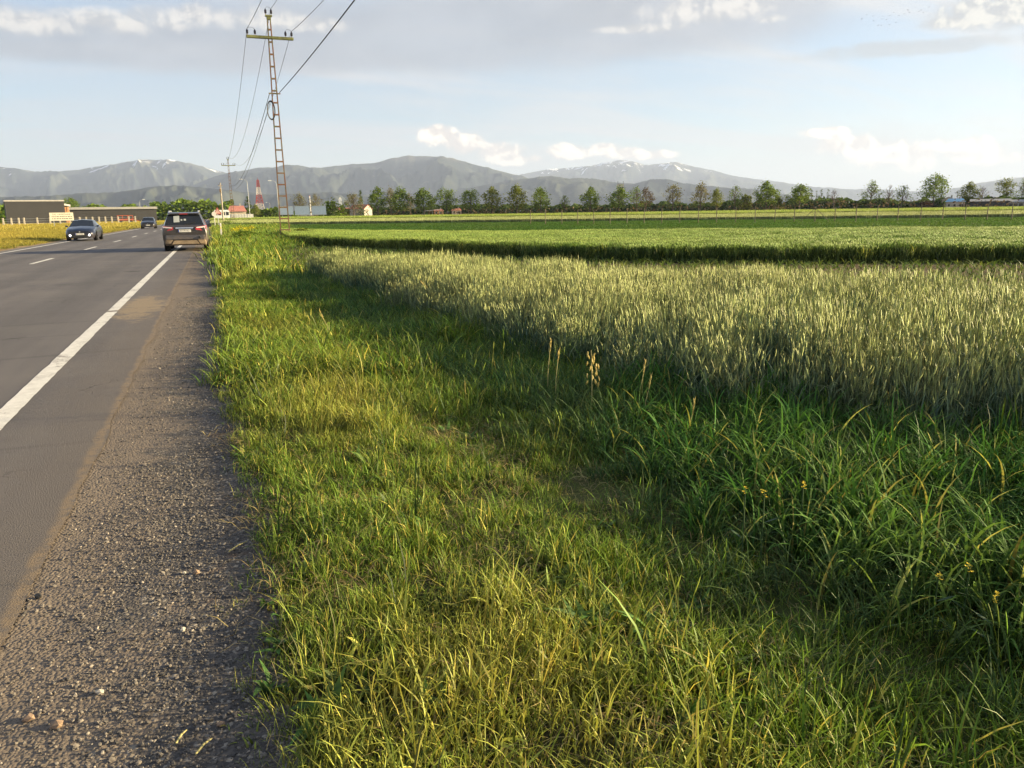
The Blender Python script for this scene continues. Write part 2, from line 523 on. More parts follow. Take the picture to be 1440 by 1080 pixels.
# ------------------------------------------------------------------ ground, road, fields
def pos_node(t):
    return t.n('ShaderNodeNewGeometry').outputs['Position']
def ground_mat(name, a, b, c, s1=0.35, s2=6.0, bump=0.5):
    m, t, o = newmat(name)
    p = pos_node(t)
    d = t.n('ShaderNodeBsdfPrincipled'); d.inputs['Roughness'].default_value = 0.95; d.inputs['Specular IOR Level'].default_value = 0.15
    n1 = t.noise(p, s1, 4.0, 0.6); n2 = t.noise(p, s2, 6.0, 0.65)
    col = t.mix(t.smooth(n1, 0.35, 0.65), a, b)
    col = t.mix(t.smooth(n2, 0.48, 0.72), col, c)
    t.link(col, d.inputs['Base Color'])
    bp = t.n('ShaderNodeBump'); bp.inputs['Strength'].default_value = bump; bp.inputs['Distance'].default_value = 0.04
    t.link(t.noise(p, 28.0, 6.0, 0.7), bp.inputs['Height']); t.link(bp.outputs[0], d.inputs['Normal'])
    t.link(d.outputs[0], o.inputs[0])
    return m
M_plain = ground_mat('plain_soil', (0.055, 0.075, 0.02), (0.10, 0.105, 0.03), (0.15, 0.12, 0.05), 0.02, 0.7)
M_verge = ground_mat('verge_soil', (0.035, 0.045, 0.014), (0.06, 0.055, 0.022), (0.10, 0.075, 0.04))
M_soil = ground_mat('ploughed_soil', (0.11, 0.082, 0.05), (0.14, 0.10, 0.06), (0.07, 0.055, 0.034), 0.8, 9.0, 0.9)
M_tan = ground_mat('tan_stubble', (0.30, 0.20, 0.09), (0.36, 0.26, 0.12), (0.20, 0.16, 0.06), 0.05, 1.2)
M_crop_ground = ground_mat('crop_floor', (0.03, 0.05, 0.015), (0.05, 0.065, 0.02), (0.07, 0.06, 0.03))

def sheet(name, poly, z, mat, parent=None):
    me = bpy.data.meshes.new(name)
    me.from_pydata([(x, y, z) for x, y in poly], [], [tuple(range(len(poly)))]); me.update()
    me.materials.append(mat)
    bm = bmesh.new(); bm.from_mesh(me)
    for f in bm.faces:
        if f.normal.z < 0: f.normal_flip()
    bm.to_mesh(me); bm.free()
    return link(name, me, parent)
S = 44000.0
tag(sheet('ground', [(-S, -S), (S, -S), (S, S), (-S, S)], -0.03, M_plain), kind='structure')

# --- asphalt
def asphalt_mat():
    m, t, o = newmat('asphalt')
    p = pos_node(t)
    sp = t.n('ShaderNodeSeparateXYZ'); t.link(p, sp.inputs[0])
    X, Y = sp.outputs[0], sp.outputs[1]
    d = t.n('ShaderNodeBsdfPrincipled')
    mp = t.n('ShaderNodeMapping'); mp.inputs['Scale'].default_value = (1.0, 0.06, 1.0); t.link(p, mp.inputs[0])
    streak = t.noise(mp.outputs[0], 1.7, 4.0, 0.6)
    grain = t.noise(p, 150.0, 3.0, 0.7)
    patch = t.noise(p, 0.45, 5.0, 0.6)
    c = t.mix(t.smooth(streak, 0.3, 0.7), (0.106, 0.096, 0.096), (0.142, 0.128, 0.125))
    c = t.mix(t.math('MULTIPLY', t.smooth(patch, 0.45, 0.70), 0.7), c, (0.165, 0.148, 0.138))
    # tyre-polished, darker tracks in each lane
    for xc in (-2.75, -4.75, -6.7, -8.2):
        wv = t.math('ADD', t.math('SUBTRACT', X, xc), t.math('MULTIPLY', t.math('SUBTRACT', t.noise(t.comb(t.math('MULTIPLY', Y, 0.08), xc, 0.0), 1.0, 3.0), 0.5), 0.5))
        c = t.mix(t.math('MULTIPLY', t.smooth(t.math('ABSOLUTE', wv), 0.5, 0.1), 0.35), c, (0.072, 0.067, 0.067))
    # old repair joints across the lane
    jn = t.noise(t.comb(t.math('MULTIPLY', X, 0.15), t.math('MULTIPLY', Y, 1.0), 0.0), 0.35, 1.0, 0.4)
    c = t.mix(t.math('MULTIPLY', t.smooth(t.math('ABSOLUTE', t.math('SUBTRACT', jn, 0.5)), 0.012, 0.0), 0.35), c, (0.055, 0.052, 0.05))
    # dust drifted over the hard shoulder, right of the edge line, thickest by the asphalt's edge
    dn = t.noise(p, 2.2, 6.0, 0.65, 0.6)
    dw = t.math('ADD', X, t.math('MULTIPLY', t.math('SUBTRACT', dn, 0.5), 0.9))
    dust = t.math('MULTIPLY', t.smooth(dw, -1.7, -0.9), 0.6)
    c = t.mix(dust, c, (0.135, 0.112, 0.094))
    edge = t.math('MULTIPLY', t.smooth(t.math('ABSOLUTE', t.math('ADD', t.math('ADD', X, 0.86), t.math('MULTIPLY', t.math('SUBTRACT', t.noise(p, 3.0, 5.0), 0.5), 0.10))), 0.055, 0.01), 0.8)
    c = t.mix(t.math('MULTIPLY', edge, t.smooth(t.noise(p, 14.0, 5.0, 0.7), 0.3, 0.6)), c, (0.25, 0.18, 0.11))
    # the same on the far side, and a spilled fan of sand near the line
    dl = t.math('MULTIPLY', t.smooth(t.math('ADD', X, t.math('MULTIPLY', dn, 0.6)), -8.9, -9.5), 0.8)
    c = t.mix(dl, c, (0.26, 0.20, 0.13))
    fx = t.math('DIVIDE', t.math('ADD', X, 1.25), 0.5); fy = t.math('DIVIDE', t.math('SUBTRACT', Y, 14.6), 2.4)
    fan = t.math('SUBTRACT', 1.0, t.math('ADD', t.math('MULTIPLY', fx, fx), t.math('MULTIPLY', fy, fy)))
    fan = t.smooth(t.math('ADD', fan, t.math('MULTIPLY', t.math('SUBTRACT', t.noise(p, 3.5, 6.0, 0.7, 1.2), 0.5), 3.2)), 0.15, 0.9)
    c = t.mix(t.math('MULTIPLY', fan, 0.75), c, (0.30, 0.225, 0.14))
    c = t.mix(t.smooth(grain, 0.55, 0.75), c, t.mix(0.5, c, (0.20, 0.185, 0.17)))
    c = t.mix(t.smooth(grain, 0.42, 0.30), c, t.mix(0.55, c, (0.03, 0.03, 0.03)))
    # crack lines near the shoulder
    vo = t.n('ShaderNodeTexVoronoi', feature='DISTANCE_TO_EDGE'); vo.inputs['Scale'].default_value = 0.9
    mw2 = t.vmath('ADD', p, t.comb(t.math('MULTIPLY', t.noise(p, 2.0, 5.0), 1.2), t.math('MULTIPLY', t.noise(p, 2.3, 5.0), 1.2), 0.0))
    t.link(mw2, vo.inputs['Vector'])
    ck = t.math('MULTIPLY', t.smooth(vo.outputs['Distance'], 0.010, 0.003), t.smooth(t.noise(p, 0.5, 2.0), 0.52, 0.62))
    c = t.mix(t.math('MULTIPLY', ck, 0.6), c, (0.03, 0.027, 0.025))
    t.link(c, d.inputs['Base Color'])
    d.inputs['Roughness'].default_value = 0.78
    d.inputs['Specular IOR Level'].default_value = 0.35
    bp = t.n('ShaderNodeBump'); bp.inputs['Strength'].default_value = 1.0; bp.inputs['Distance'].default_value = 0.010
    t.link(t.math('SUBTRACT', t.noise(p, 120.0, 3.0, 0.7), t.math('MULTIPLY', ck, 0.6)), bp.inputs['Height'])
    t.link(bp.outputs[0], d.inputs['Normal'])
    t.link(d.outputs[0], o.inputs[0])
    return m
M_asphalt = asphalt_mat()
def paint_mat():
    m, t, o = newmat('road_paint')
    p = pos_node(t)
    d = t.n('ShaderNodeBsdfPrincipled'); d.inputs['Roughness'].default_value = 0.7
    n = t.noise(p, 9.0, 6.0, 0.7); g = t.noise(p, 150.0, 2.0, 0.7)
    c = t.mix(t.smooth(n, 0.3, 0.7), (0.58, 0.55, 0.50), (0.74, 0.71, 0.65))
    c = t.mix(t.math('MULTIPLY', t.smooth(g, 0.62, 0.72), 0.7), c, (0.14, 0.13, 0.12))
    wr = t.math('ADD', t.noise(p, 2.1, 6.0, 0.75, 0.8), t.math('MULTIPLY', t.math('SUBTRACT', g, 0.5), 0.5))
    c = t.mix(t.smooth(wr, 0.57, 0.66), c, (0.17, 0.145, 0.12))
    t.link(c, d.inputs['Base Color'])
    t.link(d.outputs[0], o.inputs[0])
    return m
M_paint = paint_mat()

def ragged_strip(x0f, x1f, ys, z):
    V = []; Fq = []
    for i, y in enumerate(ys):
        V += [(x0f(y), y, z), (x1f(y), y, z)]
        if i: Fq.append((2*i-2, 2*i-1, 2*i+1, 2*i))
    return V, Fq
ys_far = [-60, -20] + [i*0.25 for i in range(0, 161)] + [40+2.0*i for i in range(1, 60)] + [160+20*i for i in range(1, 70)]
V, Fq = ragged_strip(lambda y: -9.75+0.10*float(fbm(y*0.7, 0.3, 3)), lambda y: -0.84+0.09*(float(fbm(y*1.1, 2.2, 5))-.5)+0.05*(float(fbm(y*7, 2.2, 6))-.5) if y < 160 else -0.8, ys_far, 0.0)
me = bpy.data.meshes.new('road'); me.from_pydata(V, [], Fq); me.update(); me.materials.append(M_asphalt)
road = tag(link('road', me), kind='structure')
# painted edge lines and centre dashes (thin sheets on the asphalt)
def line(name, xc, w, y0, y1, step):
    n = max(2, int((y1-y0)/step))
    ys = [y0+(y1-y0)*i/n for i in range(n+1)]
    V, Fq = ragged_strip(lambda y: xc-w/2+0.018*(float(fbm(y*5, xc, 8))-0.5), lambda y: xc+w/2+0.018*(float(fbm(y*5, xc+9, 9))-0.5), ys, 0.004)
    me = bpy.data.meshes.new(name); me.from_pydata(V, [], Fq); me.update(); me.materials.append(M_paint)
    return link(name, me, road)
def line_with_gaps():
    V = []; Fq = []
    # the right-hand edge line, worn through where vehicles turn off
    for (a, b, st) in ((-20, 0, 1.0), (0, 14.02, 0.06), (14.16, 60, 0.2), (60, 900, 10)):
        v, f = ragged_strip(lambda y: -1.735+0.02*(float(fbm(y*6, 1.0, 8))-0.5), lambda y: -1.575+0.02*(float(fbm(y*6, 4.0, 9))-0.5), list(np.arange(a, b+1e-6, st)), 0.004)
        k = len(V); V += v; Fq += [tuple(i+k for i in q) for q in f]
    me = bpy.data.meshes.new('edge_line'); me.from_pydata(V, [], Fq); me.update(); me.materials.append(M_paint)
    return link('edge_line', me, road)
line_with_gaps()
line('edge_line', -8.98, 0.15, -20, 900, 6)
for k in range(-1, 30):
    line('lane_dash', -5.86, 0.15, 32.4+12.2*k-2.0, 32.4+12.2*k+2.0, 0.5)

# --- gravel shoulder
def gravel_mat():
    m, t, o = newmat('gravel')
    p = pos_node(t)
    sp = t.n('ShaderNodeSeparateXYZ'); t.link(p, sp.inputs[0])
    X = sp.outputs[0]
    d = t.n('ShaderNodeBsdfPrincipled'); d.inputs['Roughness'].default_value = 0.9; d.inputs['Specular IOR Level'].default_value = 0.25
    vo = t.n('ShaderNodeTexVoronoi'); vo.inputs['Scale'].default_value = 75.0; t.link(p, vo.inputs['Vector'])
    sc = t.n('ShaderNodeSeparateColor'); t.link(vo.outputs['Color'], sc.inputs[0])
    c = t.mix(sc.outputs[0], (0.062, 0.057, 0.053), (0.13, 0.112, 0.098))
    c = t.mix(t.smooth(sc.outputs[1], 0.88, 0.95), c, (0.30, 0.26, 0.21))
    sand = t.math('ADD', t.noise(p, 2.2, 6.0, 0.7, 0.6), t.math('MULTIPLY', X, -0.55))
    c = t.mix(t.math('MULTIPLY', t.smooth(sand, 0.66, 0.80), 0.85), c, (0.19, 0.15, 0.115))
    br = t.math('MULTIPLY', t.smooth(t.noise(p, 1.1, 5.0, 0.7), 0.55, 0.68), t.smooth(X, -0.30, -0.05))
    c = t.mix(t.math('MULTIPLY', br, 0.8), c, (0.21, 0.115, 0.055))
    t.link(c, d.inputs['Base Color'])
    bp = t.n('ShaderNodeBump'); bp.inputs['Strength'].default_value = 0.8; bp.inputs['Distance'].default_value = 0.006
    t.link(t.math('SUBTRACT', 0.0, vo.outputs['Distance']), bp.inputs['Height'])
    t.link(bp.outputs[0], d.inputs['Normal'])
    t.link(d.outputs[0], o.inputs[0])
    return m
M_gravel = gravel_mat()
xs = np.concatenate([np.linspace(-0.98, 0.25, 42)])
ysg = np.concatenate([np.arange(-6, 1.2, 0.3), np.arange(1.2, 9, 0.05), np.arange(9, 22, 0.15), np.arange(22, 60, 1.0), np.arange(60, 400, 10)])
GX, GY = np.meshgrid(xs, ysg)
def gravel_z(x, y):
    b = 0.014*(fbm(x*2.2, y*1.3, 21)-0.5) + 0.010*(fbm(x*14, y*14, 22)-0.5)
    return -0.008 + b*np.clip((x+0.98)/0.25, 0, 1) - 0.006*np.clip((x+0.95)/0.2, 0, 1)
GZ = gravel_z(GX, GY)
nx = len(xs); ny = len(ysg)
idx = np.arange(nx*ny).reshape(ny, nx)
Fq = np.stack([idx[:-1, :-1].ravel(), idx[:-1, 1:].ravel(), idx[1:, 1:].ravel(), idx[1:, :-1].ravel()], 1)
tag(link('gravel_shoulder', mesh_np('gravel_shoulder', np.stack([GX.ravel(), GY.ravel(), GZ.ravel()], 1), Fq, M_gravel, smooth=True)), kind='structure')
tag(sheet('left_shoulder', [(-10.6, -60), (-9.6, -60), (-9.6, 900), (-10.6, 900)], -0.012, M_tan), kind='structure')

# verge soil, gently uneven
vx = np.concatenate([np.linspace(-0.2, 1.0, 25), np.linspace(1.25, 14.0, 52)]); vy = np.concatenate([np.arange(-6, 24, 0.25), np.arange(24, 130, 2.0)])
VX, VY = np.meshgrid(vx, vy)
def verge_z(x, y):
    x = np.asarray(x, float); y = np.asarray(y, float)
    k = np.clip(x/0.5, 0, 1)
    rim = -0.026*(1-np.clip((x+0.05)/0.28, 0, 1)) + 0.034*(fbm(x*5, y*4, 33)-0.5)*np.clip(1-np.abs(x-0.1)/0.4, 0, 1)
    return -0.010 + rim + k*(0.10*(fbm(x*0.9, y*0.6, 31)-0.5) + 0.02*(fbm(x*4, y*4, 32)-0.5)) - 0.05*np.exp(-((x-1.9)/0.5)**2)*k
idx = np.arange(VX.size).reshape(VX.shape)
Fq = np.stack([idx[:-1, :-1].ravel(), idx[:-1, 1:].ravel(), idx[1:, 1:].ravel(), idx[1:, :-1].ravel()], 1)
VZ = verge_z(VX, VY)
tag(link('verge', mesh_np('verge', np.stack([VX.ravel(), VY.ravel(), VZ.ravel()], 1), Fq, M_verge, smooth=True)), kind='structure')

# field outlines on the plain, surveyed from the photograph (x right of the camera, y along the road)
WHEAT = [(1.95, 19.4), (2.45, 15), (2.72, 11), (2.85, 8), (3.0, 6.4), (3.12, 5.3), (3.4, 4.6), (4.0, 3.9), (4.7, 3.1), (6.2, 1.6), (8, -2),
         (14, -2), (10.6, 2.6), (8.7, 6.2), (7.3, 8.7), (6.3, 10.6), (5.45, 13.2), (4.1, 15.8), (2.9, 18.4)]
CROP2 = [(3.9, 44), (4.3, 40), (5.9, 34.0), (7.9, 28.2), (9.4, 22.6), (11.3, 19.4), (14.4, 16.8), (19.5, 13.8), (30, 7.5), (46, 10), (35, 25.5), (28, 31), (21, 36), (15.5, 40), (11.3, 43.5), (7.6, 53), (5.1, 63)]
GREEN = [(5.1, 63), (7.6, 53), (11.3, 43.5), (15.5, 40), (21, 36), (28, 31), (35, 25.5), (46, 10), (60, 12), (104, 30), (80, 58), (66, 72), (50, 86), (27.5, 104), (9.4, 114)]
SOIL = [(1.6, 23.5), (2.6, 19.6), (4.4, 15.9), (5.7, 13.3), (6.6, 10.7), (7.6, 8.8), (9.0, 6.3), (11, 2.6), (16, -2), (34, 4), (30, 7.2), (19.4, 13.6), (14.3, 16.6), (11.2, 19.2), (9.2, 22.4), (7.6, 28), (5.6, 33.8), (3.4, 38), (2.0, 33)]
tag(sheet('soil_strip', SOIL, 0.045, M_soil), kind='structure')
tag(sheet('crop_floor', CROP2, 0.052, M_crop_ground), kind='structure')
tag(sheet('green_field_floor', GREEN, 0.049, M_crop_ground), kind='structure')

# ------------------------------------------------------------------ plant pieces
def blade_strip(base, h, w, az, bend, droop, seg, rnd, dead, twist=0.0, base_w=0.7):
    """N blades as tapering curved strips -> verts, tris, colours"""
    N = len(h)
    t = np.linspace(0, 1, seg+1)
    hx = np.cos(az); hy = np.sin(az)
    fw = az + np.pi/2 + twist
    V = np.zeros((N, 2*seg+1, 3)); C = np.zeros((N, 2*seg+1, 4)); C[..., 3] = 1
    for i, tt in enumerate(t):
        rch = h*bend*tt**1.7
        z = h*(tt - droop*tt**2.6)
        c = np.stack([base[:, 0]+hx*rch, base[:, 1]+hy*rch, base[:, 2]+z], 1)
        ww = w*0.5*(base_w+(1-base_w)*min(1, tt*3))*(1-tt**2.2)
        fa = fw + twist*tt
        off = np.stack([np.cos(fa)*ww, np.sin(fa)*ww, np.zeros(N)], 1)
        if i < seg:
            V[:, 2*i] = c-off; V[:, 2*i+1] = c+off
            C[:, 2*i, 1] = C[:, 2*i+1, 1] = tt
        else:
            V[:, 2*seg] = c; C[:, 2*seg, 1] = 1
    C[..., 0] = rnd[:, None]; C[..., 2] = dead[:, None]
    tri = []
    for i in range(seg-1):
        a = 2*i
        tri += [(a, a+1, a+3), (a, a+3, a+2)]
    a = 2*(seg-1); tri.append((a, a+1, a+2))
    tri = np.array(tri)
    Fi = (tri[None] + (np.arange(N)*(2*seg+1))[:, None, None]).reshape(-1, 3)
    return V.reshape(-1, 3), Fi, C.reshape(-1, 4)
def joinp(parts):
    V = []; Fi = []; C = []; b = 0
    for v, f, c in parts:
        V.append(v); Fi.append(f+b); C.append(c); b += len(v)
    return np.concatenate(V), np.concatenate(Fi), np.concatenate(C)
def tuft(rng, n, rad, hmin, hmax, wmin, wmax, bmin, bmax, dr, seg, dead=0.04, upright=False):
    a = rng.uniform(0, 2*np.pi, n); r = rad*np.sqrt(rng.uniform(0, 1, n))
    base = np.stack([r*np.cos(a), r*np.sin(a), np.zeros(n)-0.01], 1)
    h = rng.uniform(hmin, hmax, n)*rng.uniform(0.75, 1.15, n)
    az = rng.uniform(0, 2*np.pi, n)
    return blade_strip(base, h, rng.uniform(wmin, wmax, n), az, rng.uniform(bmin, bmax, n), rng.uniform(dr*0.4, dr, n), seg,
                       rng.uniform(0, 1, n), (rng.uniform(0, 1, n) < dead)*rng.uniform(0.5, 1, n), rng.uniform(-0.6, 0.6, n))
def spindle(base, top, w, rnd, n=4, lo=0.75, hi=1.0):
    """ears: n-sided spindles between base and top (N,3)"""
    N = len(base); ts = (0.0, 0.3, 0.7, 1.0); ws = (0.3, 1.0, 0.9, 0.05)
    V = np.zeros((N, 4*n, 3)); C = np.ones((N, 4*n, 4)); C[..., 2] = 0
    for i, (tt, k) in enumerate(zip(ts, ws)):
        c = base*(1-tt)+top*tt
        for j in range(n):
            an = 2*np.pi*j/n
            V[:, i*n+j] = c + np.stack([np.cos(an)*w*k, np.sin(an)*w*k, np.zeros(N)], 1)
            C[:, i*n+j, 1] = lo+(hi-lo)*tt
    C[..., 0] = rnd[:, None]
    tri = []
    for i in range(3):
        for j in range(n):
            a, b, c, d = i*n+j, i*n+(j+1) % n, (i+1)*n+(j+1) % n, (i+1)*n+j
            tri += [(a, b, c), (a, c, d)]
    tri = np.array(tri)
    Fi = (tri[None]+(np.arange(N)*(4*n))[:, None, None]).reshape(-1, 3)
    return V.reshape(-1, 3), Fi, C.reshape(-1, 4)
def cereal(rng, n, half, h0, h1, ear_l, ear_w, leaves=2, awn=0.06, ear_n=4, awns=4, leaf_w=0.009):
    """patch of cereal stems with ears"""
    base = np.stack([rng.uniform(-half, half, n), rng.uniform(-half, half, n), np.zeros(n)], 1)
    h = rng.uniform(h0, h1, n); az = rng.uniform(0, 2*np.pi, n); lean = rng.uniform(0.0, 0.16, n)
    rnd = rng.uniform(0, 1, n); z = np.zeros(n)
    parts = [blade_strip(base, h, np.full(n, 0.006), az, lean, z, 3, rnd, z, base_w=1.0)]
    v, f, c = parts[0]; c[:, 1] *= 0.34; parts[0] = (v, f, c)
    tip = base + np.stack([np.cos(az)*h*lean, np.sin(az)*h*lean, h], 1)
    d = np.stack([np.cos(az)*(lean+rng.uniform(0, .25, n)), np.sin(az)*(lean+rng.uniform(0, .25, n)), np.ones(n)], 1)
    el = ear_l*rng.uniform(0.75, 1.2, n)
    top = tip + d*el[:, None]
    parts.append(spindle(tip - d*0.01, top, ear_w*rng.uniform(0.8, 1.2, n), rnd, ear_n))
    for k in range(awns):
        bb = tip + d*(el*(0.3+0.6*k/max(1, awns-1)))[:, None]
        v, f, c = blade_strip(bb, awn*rng.uniform(0.6, 1.2, n), np.full(n, 0.0022), rng.uniform(0, 2*np.pi, n), rng.uniform(0.15, 0.4, n), z, 1, rnd, z)
        c[:, 1] = 0.95; parts.append((v, f, c))
    for k in range(leaves):
        bb = base + np.stack([np.cos(az)*h*lean*0.4, np.sin(az)*h*lean*0.4, h*rng.uniform(0.15, 0.8, n)], 1)
        v, f, c = blade_strip(bb, rng.uniform(0.14, 0.24, n), rng.uniform(leaf_w*0.7, leaf_w*1.2, n), rng.uniform(0, 2*np.pi, n), rng.uniform(0.25, 0.9, n), rng.uniform(0.1, 0.6, n), 3, rng.uniform(0, 1, n), (rng.uniform(0, 1, n) < 0.06)*1.0)
        c[:, 1] *= 0.45; parts.append((v, f, c))
    return joinp(parts)
def pieces(name, mat, fn, count, seed):
    out = []
    for k in range(count):
        v, f, c = fn(np.random.default_rng(seed+k))
        out.append(mesh_np(name, v, f, mat, {'col': c}, smooth=True))
    return out

M_grass = foliage('verge_grass', (0.018, 0.048, 0.010), (0.205, 0.310, 0.032), (0.50, 0.41, 0.09), trans=0.27, dry_amt=0.5, joined=True)  # dark feet paint in the shade between tufts, bright tips the sunlit contrast
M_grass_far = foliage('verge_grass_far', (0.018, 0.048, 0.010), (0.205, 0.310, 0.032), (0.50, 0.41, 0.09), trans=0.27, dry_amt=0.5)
M_lush = foliage('lush_grass', (0.018, 0.050, 0.016), (0.060, 0.150, 0.034), (0.28, 0.26, 0.07), trans=0.28, dry_amt=0.4, joined=True)  # greener to carry the tone of the wheat's shade in its colour
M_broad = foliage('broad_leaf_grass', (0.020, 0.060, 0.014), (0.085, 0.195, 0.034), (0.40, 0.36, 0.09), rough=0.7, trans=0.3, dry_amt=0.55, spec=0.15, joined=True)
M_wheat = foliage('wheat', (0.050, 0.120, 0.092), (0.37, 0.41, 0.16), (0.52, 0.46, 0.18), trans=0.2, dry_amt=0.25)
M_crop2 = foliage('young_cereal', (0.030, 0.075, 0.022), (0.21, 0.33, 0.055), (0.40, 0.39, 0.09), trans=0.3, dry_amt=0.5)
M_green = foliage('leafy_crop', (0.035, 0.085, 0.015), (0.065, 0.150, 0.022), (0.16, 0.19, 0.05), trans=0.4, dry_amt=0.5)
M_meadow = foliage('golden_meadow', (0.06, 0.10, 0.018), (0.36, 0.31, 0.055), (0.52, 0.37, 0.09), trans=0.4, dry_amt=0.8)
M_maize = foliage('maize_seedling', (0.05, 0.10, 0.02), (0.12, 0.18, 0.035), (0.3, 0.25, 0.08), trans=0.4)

def wedge(x, y, back=2.5, half=0.72):
    """inside the view, with a margin for a viewer stepping sideways"""
    bx = -math.sin(PSI)*back; by = -math.cos(PSI)*back
    a = np.arctan2(x-bx, y-by)-PSI
    return np.abs(a) < half
def sample(rng, x0, x1, y0, y1, dens):
    n = int((x1-x0)*(y1-y0)*dens)
    return rng.uniform(x0, x1, n), rng.uniform(y0, y1, n)
def eul(rng, n, tilt=0.12):
    return np.stack([rng.normal(0, tilt, n), rng.normal(0, tilt, n), rng.uniform(0, 2*np.pi, n)], 1)

def wheat_left(y):
    return np.interp(y, [-2, 1.6, 3.1, 3.9, 4.6, 5.3, 6.4, 8, 11, 15, 19.4, 24, 34, 40, 63, 114], [8, 6.2, 4.7, 4.0, 3.4, 3.12, 3.0, 2.85, 2.72, 2.45, 1.95, 1.7, 2.3, 3.6, 5.2, 9.4])

# --- verge grass, in three rings of detail
rng = np.random.default_rng(101)
fine = pieces('grass_tuft', M_grass, lambda r: tuft(r, 46, 0.10, 0.04, 0.13, 0.0020, 0.0044, 0.10, 0.6, 0.4, 3, 0.10), 8, 200)
fine += pieces('grass_tuft', M_grass, lambda r: tuft(r, 30, 0.07, 0.08, 0.18, 0.0026, 0.0055, 0.12, 0.7, 0.5, 4, 0.08), 4, 230)
fine += pieces('grass_tuft', M_grass, lambda r: tuft(r, 22, 0.10, 0.03, 0.07, 0.006, 0.014, 0.4, 1.2, 0.5, 3, 0.03), 3, 250)   # low herbs
fine += pieces('grass_tuft', M_grass, lambda r: cereal(r, 2, 0.06, 0.12, 0.24, 0.035, 0.0018, 1, 0.01, 3, 0, 0.004), 1, 255)   # seed heads
mid_t = pieces('grass_tuft', M_grass_far, lambda r: tuft(r, 60, 0.22, 0.07, 0.22, 0.005, 0.010, 0.15, 0.9, 0.5, 3, 0.10), 6, 270)
far_t = pieces('grass_tuft', M_grass_far, lambda r: tuft(r, 60, 0.5, 0.10, 0.28, 0.012, 0.025, 0.15, 0.8, 0.4, 2, 0.08), 5, 290)
def verge_scatter(name, y0, y1, dens, protos, zone_lab, smin, smax, xmax=15.0, put=scatter):
    x, y = sample(rng, -0.45, xmax, y0, y1, dens)
    edge = 0.02+0.22*(fbm(y*1.9, y*0+3.3, 41)-0.5) + 0.30*(fbm(y*0.45, y*0+1.1, 43)-0.5)*np.clip((y-2)/6, 0, 1)*np.clip((24-y)/8, 0.2, 1)
    fade = np.clip((x-edge+0.12)/0.30, 0, 1)**1.6
    keep = wedge(x, y) & (rng.uniform(0, 1, len(x)) < fade**0.8) & (x < wheat_left(y)+0.25)
    # sparse, worn spots
    bare = fbm(x*1.1, y*0.9, 44)
    keep &= rng.uniform(0, 1, len(x)) < np.clip((bare-0.28)/0.16, np.where(x > 1.0, 1.0, 0.75), 1)
    if y0 > 15: keep &= x > 0.38
    keep &= ~(in_poly(x, y, SOIL) & (y > 20) & (rng.uniform(0, 1, len(x)) < 0.85))
    x, y, fade = x[keep], y[keep], fade[keep]
    n = len(x)
    hn = fbm(x*1.3, y*0.8, 45); hl = fbm(x*0.35, y*0.25, 46)
    clump = fbm(x*3.1, y*3.1, 48)
    s = smin+(smax-smin)*np.clip(hn*1.6-0.3, 0, 1)
    s = s*np.clip(0.35+1.35*clump, 0.5, 1.45)
    s = np.maximum(s, 0.55)*(0.5+0.5*fade)*np.clip(0.55+hl, 0.75, 1.3)
    tint = np.clip(1.75*fbm(x*0.8, y*0.5, 47)-0.55+0.25*rng.normal(0, 1, n)*0.6 - 0.5*np.clip((x-0.9)/0.7, 0, 1), 0, 1)  # greener beyond the sunlit band: the wheat's shade put into the tint
    k = len(protos)
    idx = rng.integers(0, k, n)
    scl = np.stack([s*rng.uniform(0.85, 1.2, n)]*2+[s*rng.uniform(0.8, 1.25, n)], 1)
    put(name, np.stack([x, y, verge_z(x, y)], 1), eul(rng, n, 0.16), scl, protos, idx, tint, zone_lab, 'grass')
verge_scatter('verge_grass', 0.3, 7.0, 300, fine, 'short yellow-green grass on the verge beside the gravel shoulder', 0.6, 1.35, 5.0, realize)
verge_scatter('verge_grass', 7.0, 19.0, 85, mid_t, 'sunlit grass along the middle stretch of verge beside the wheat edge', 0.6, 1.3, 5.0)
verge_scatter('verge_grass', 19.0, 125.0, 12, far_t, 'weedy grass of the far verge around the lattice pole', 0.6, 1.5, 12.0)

# --- dead thatch and small flat herbs between the blades
rng = np.random.default_rng(108)
def thatch_piece(r):
    n = 26; a = r.uniform(0, 2*np.pi, n); q = 0.13*np.sqrt(r.uniform(0, 1, n))
    base = np.stack([q*np.cos(a), q*np.sin(a), r.uniform(0.0, 0.03, n)], 1)
    return blade_strip(base, r.uniform(0.03, 0.06, n), r.uniform(0.002, 0.0045, n), r.uniform(0, 2*np.pi, n), r.uniform(1.2, 2.6, n), r.uniform(0.5, 1.0, n), 2, r.uniform(0, 1, n), r.uniform(0.5, 1, n), r.uniform(-.5, .5, n))
def herb_piece(r):
    n = 13; base = np.zeros((n, 3)); base[:, :2] = r.normal(0, 0.012, (n, 2))
    return blade_strip(base, r.uniform(0.035, 0.075, n), r.uniform(0.016, 0.030, n), r.uniform(0, 2*np.pi, n), r.uniform(0.5, 1.3, n), r.uniform(0.1, 0.6, n), 4, r.uniform(0, 1, n), (r.uniform(0, 1, n) < .05)*.8, r.uniform(-.4, .4, n), 0.25)
M_herb = foliage('verge_herb', (0.030, 0.075, 0.016), (0.080, 0.160, 0.030), (0.30, 0.26, 0.07), trans=0.25, joined=True)
M_thatch = foliage('thatch', (0.16, 0.12, 0.05), (0.22, 0.17, 0.07), (0.30, 0.22, 0.09), trans=0.15, joined=True)
thatch = pieces('thatch', M_thatch, thatch_piece, 4, 760); herb = pieces('herb', M_herb, herb_piece, 5, 770)
x, y = sample(rng, -0.15, 3.0, 0.4, 7.5, 75)
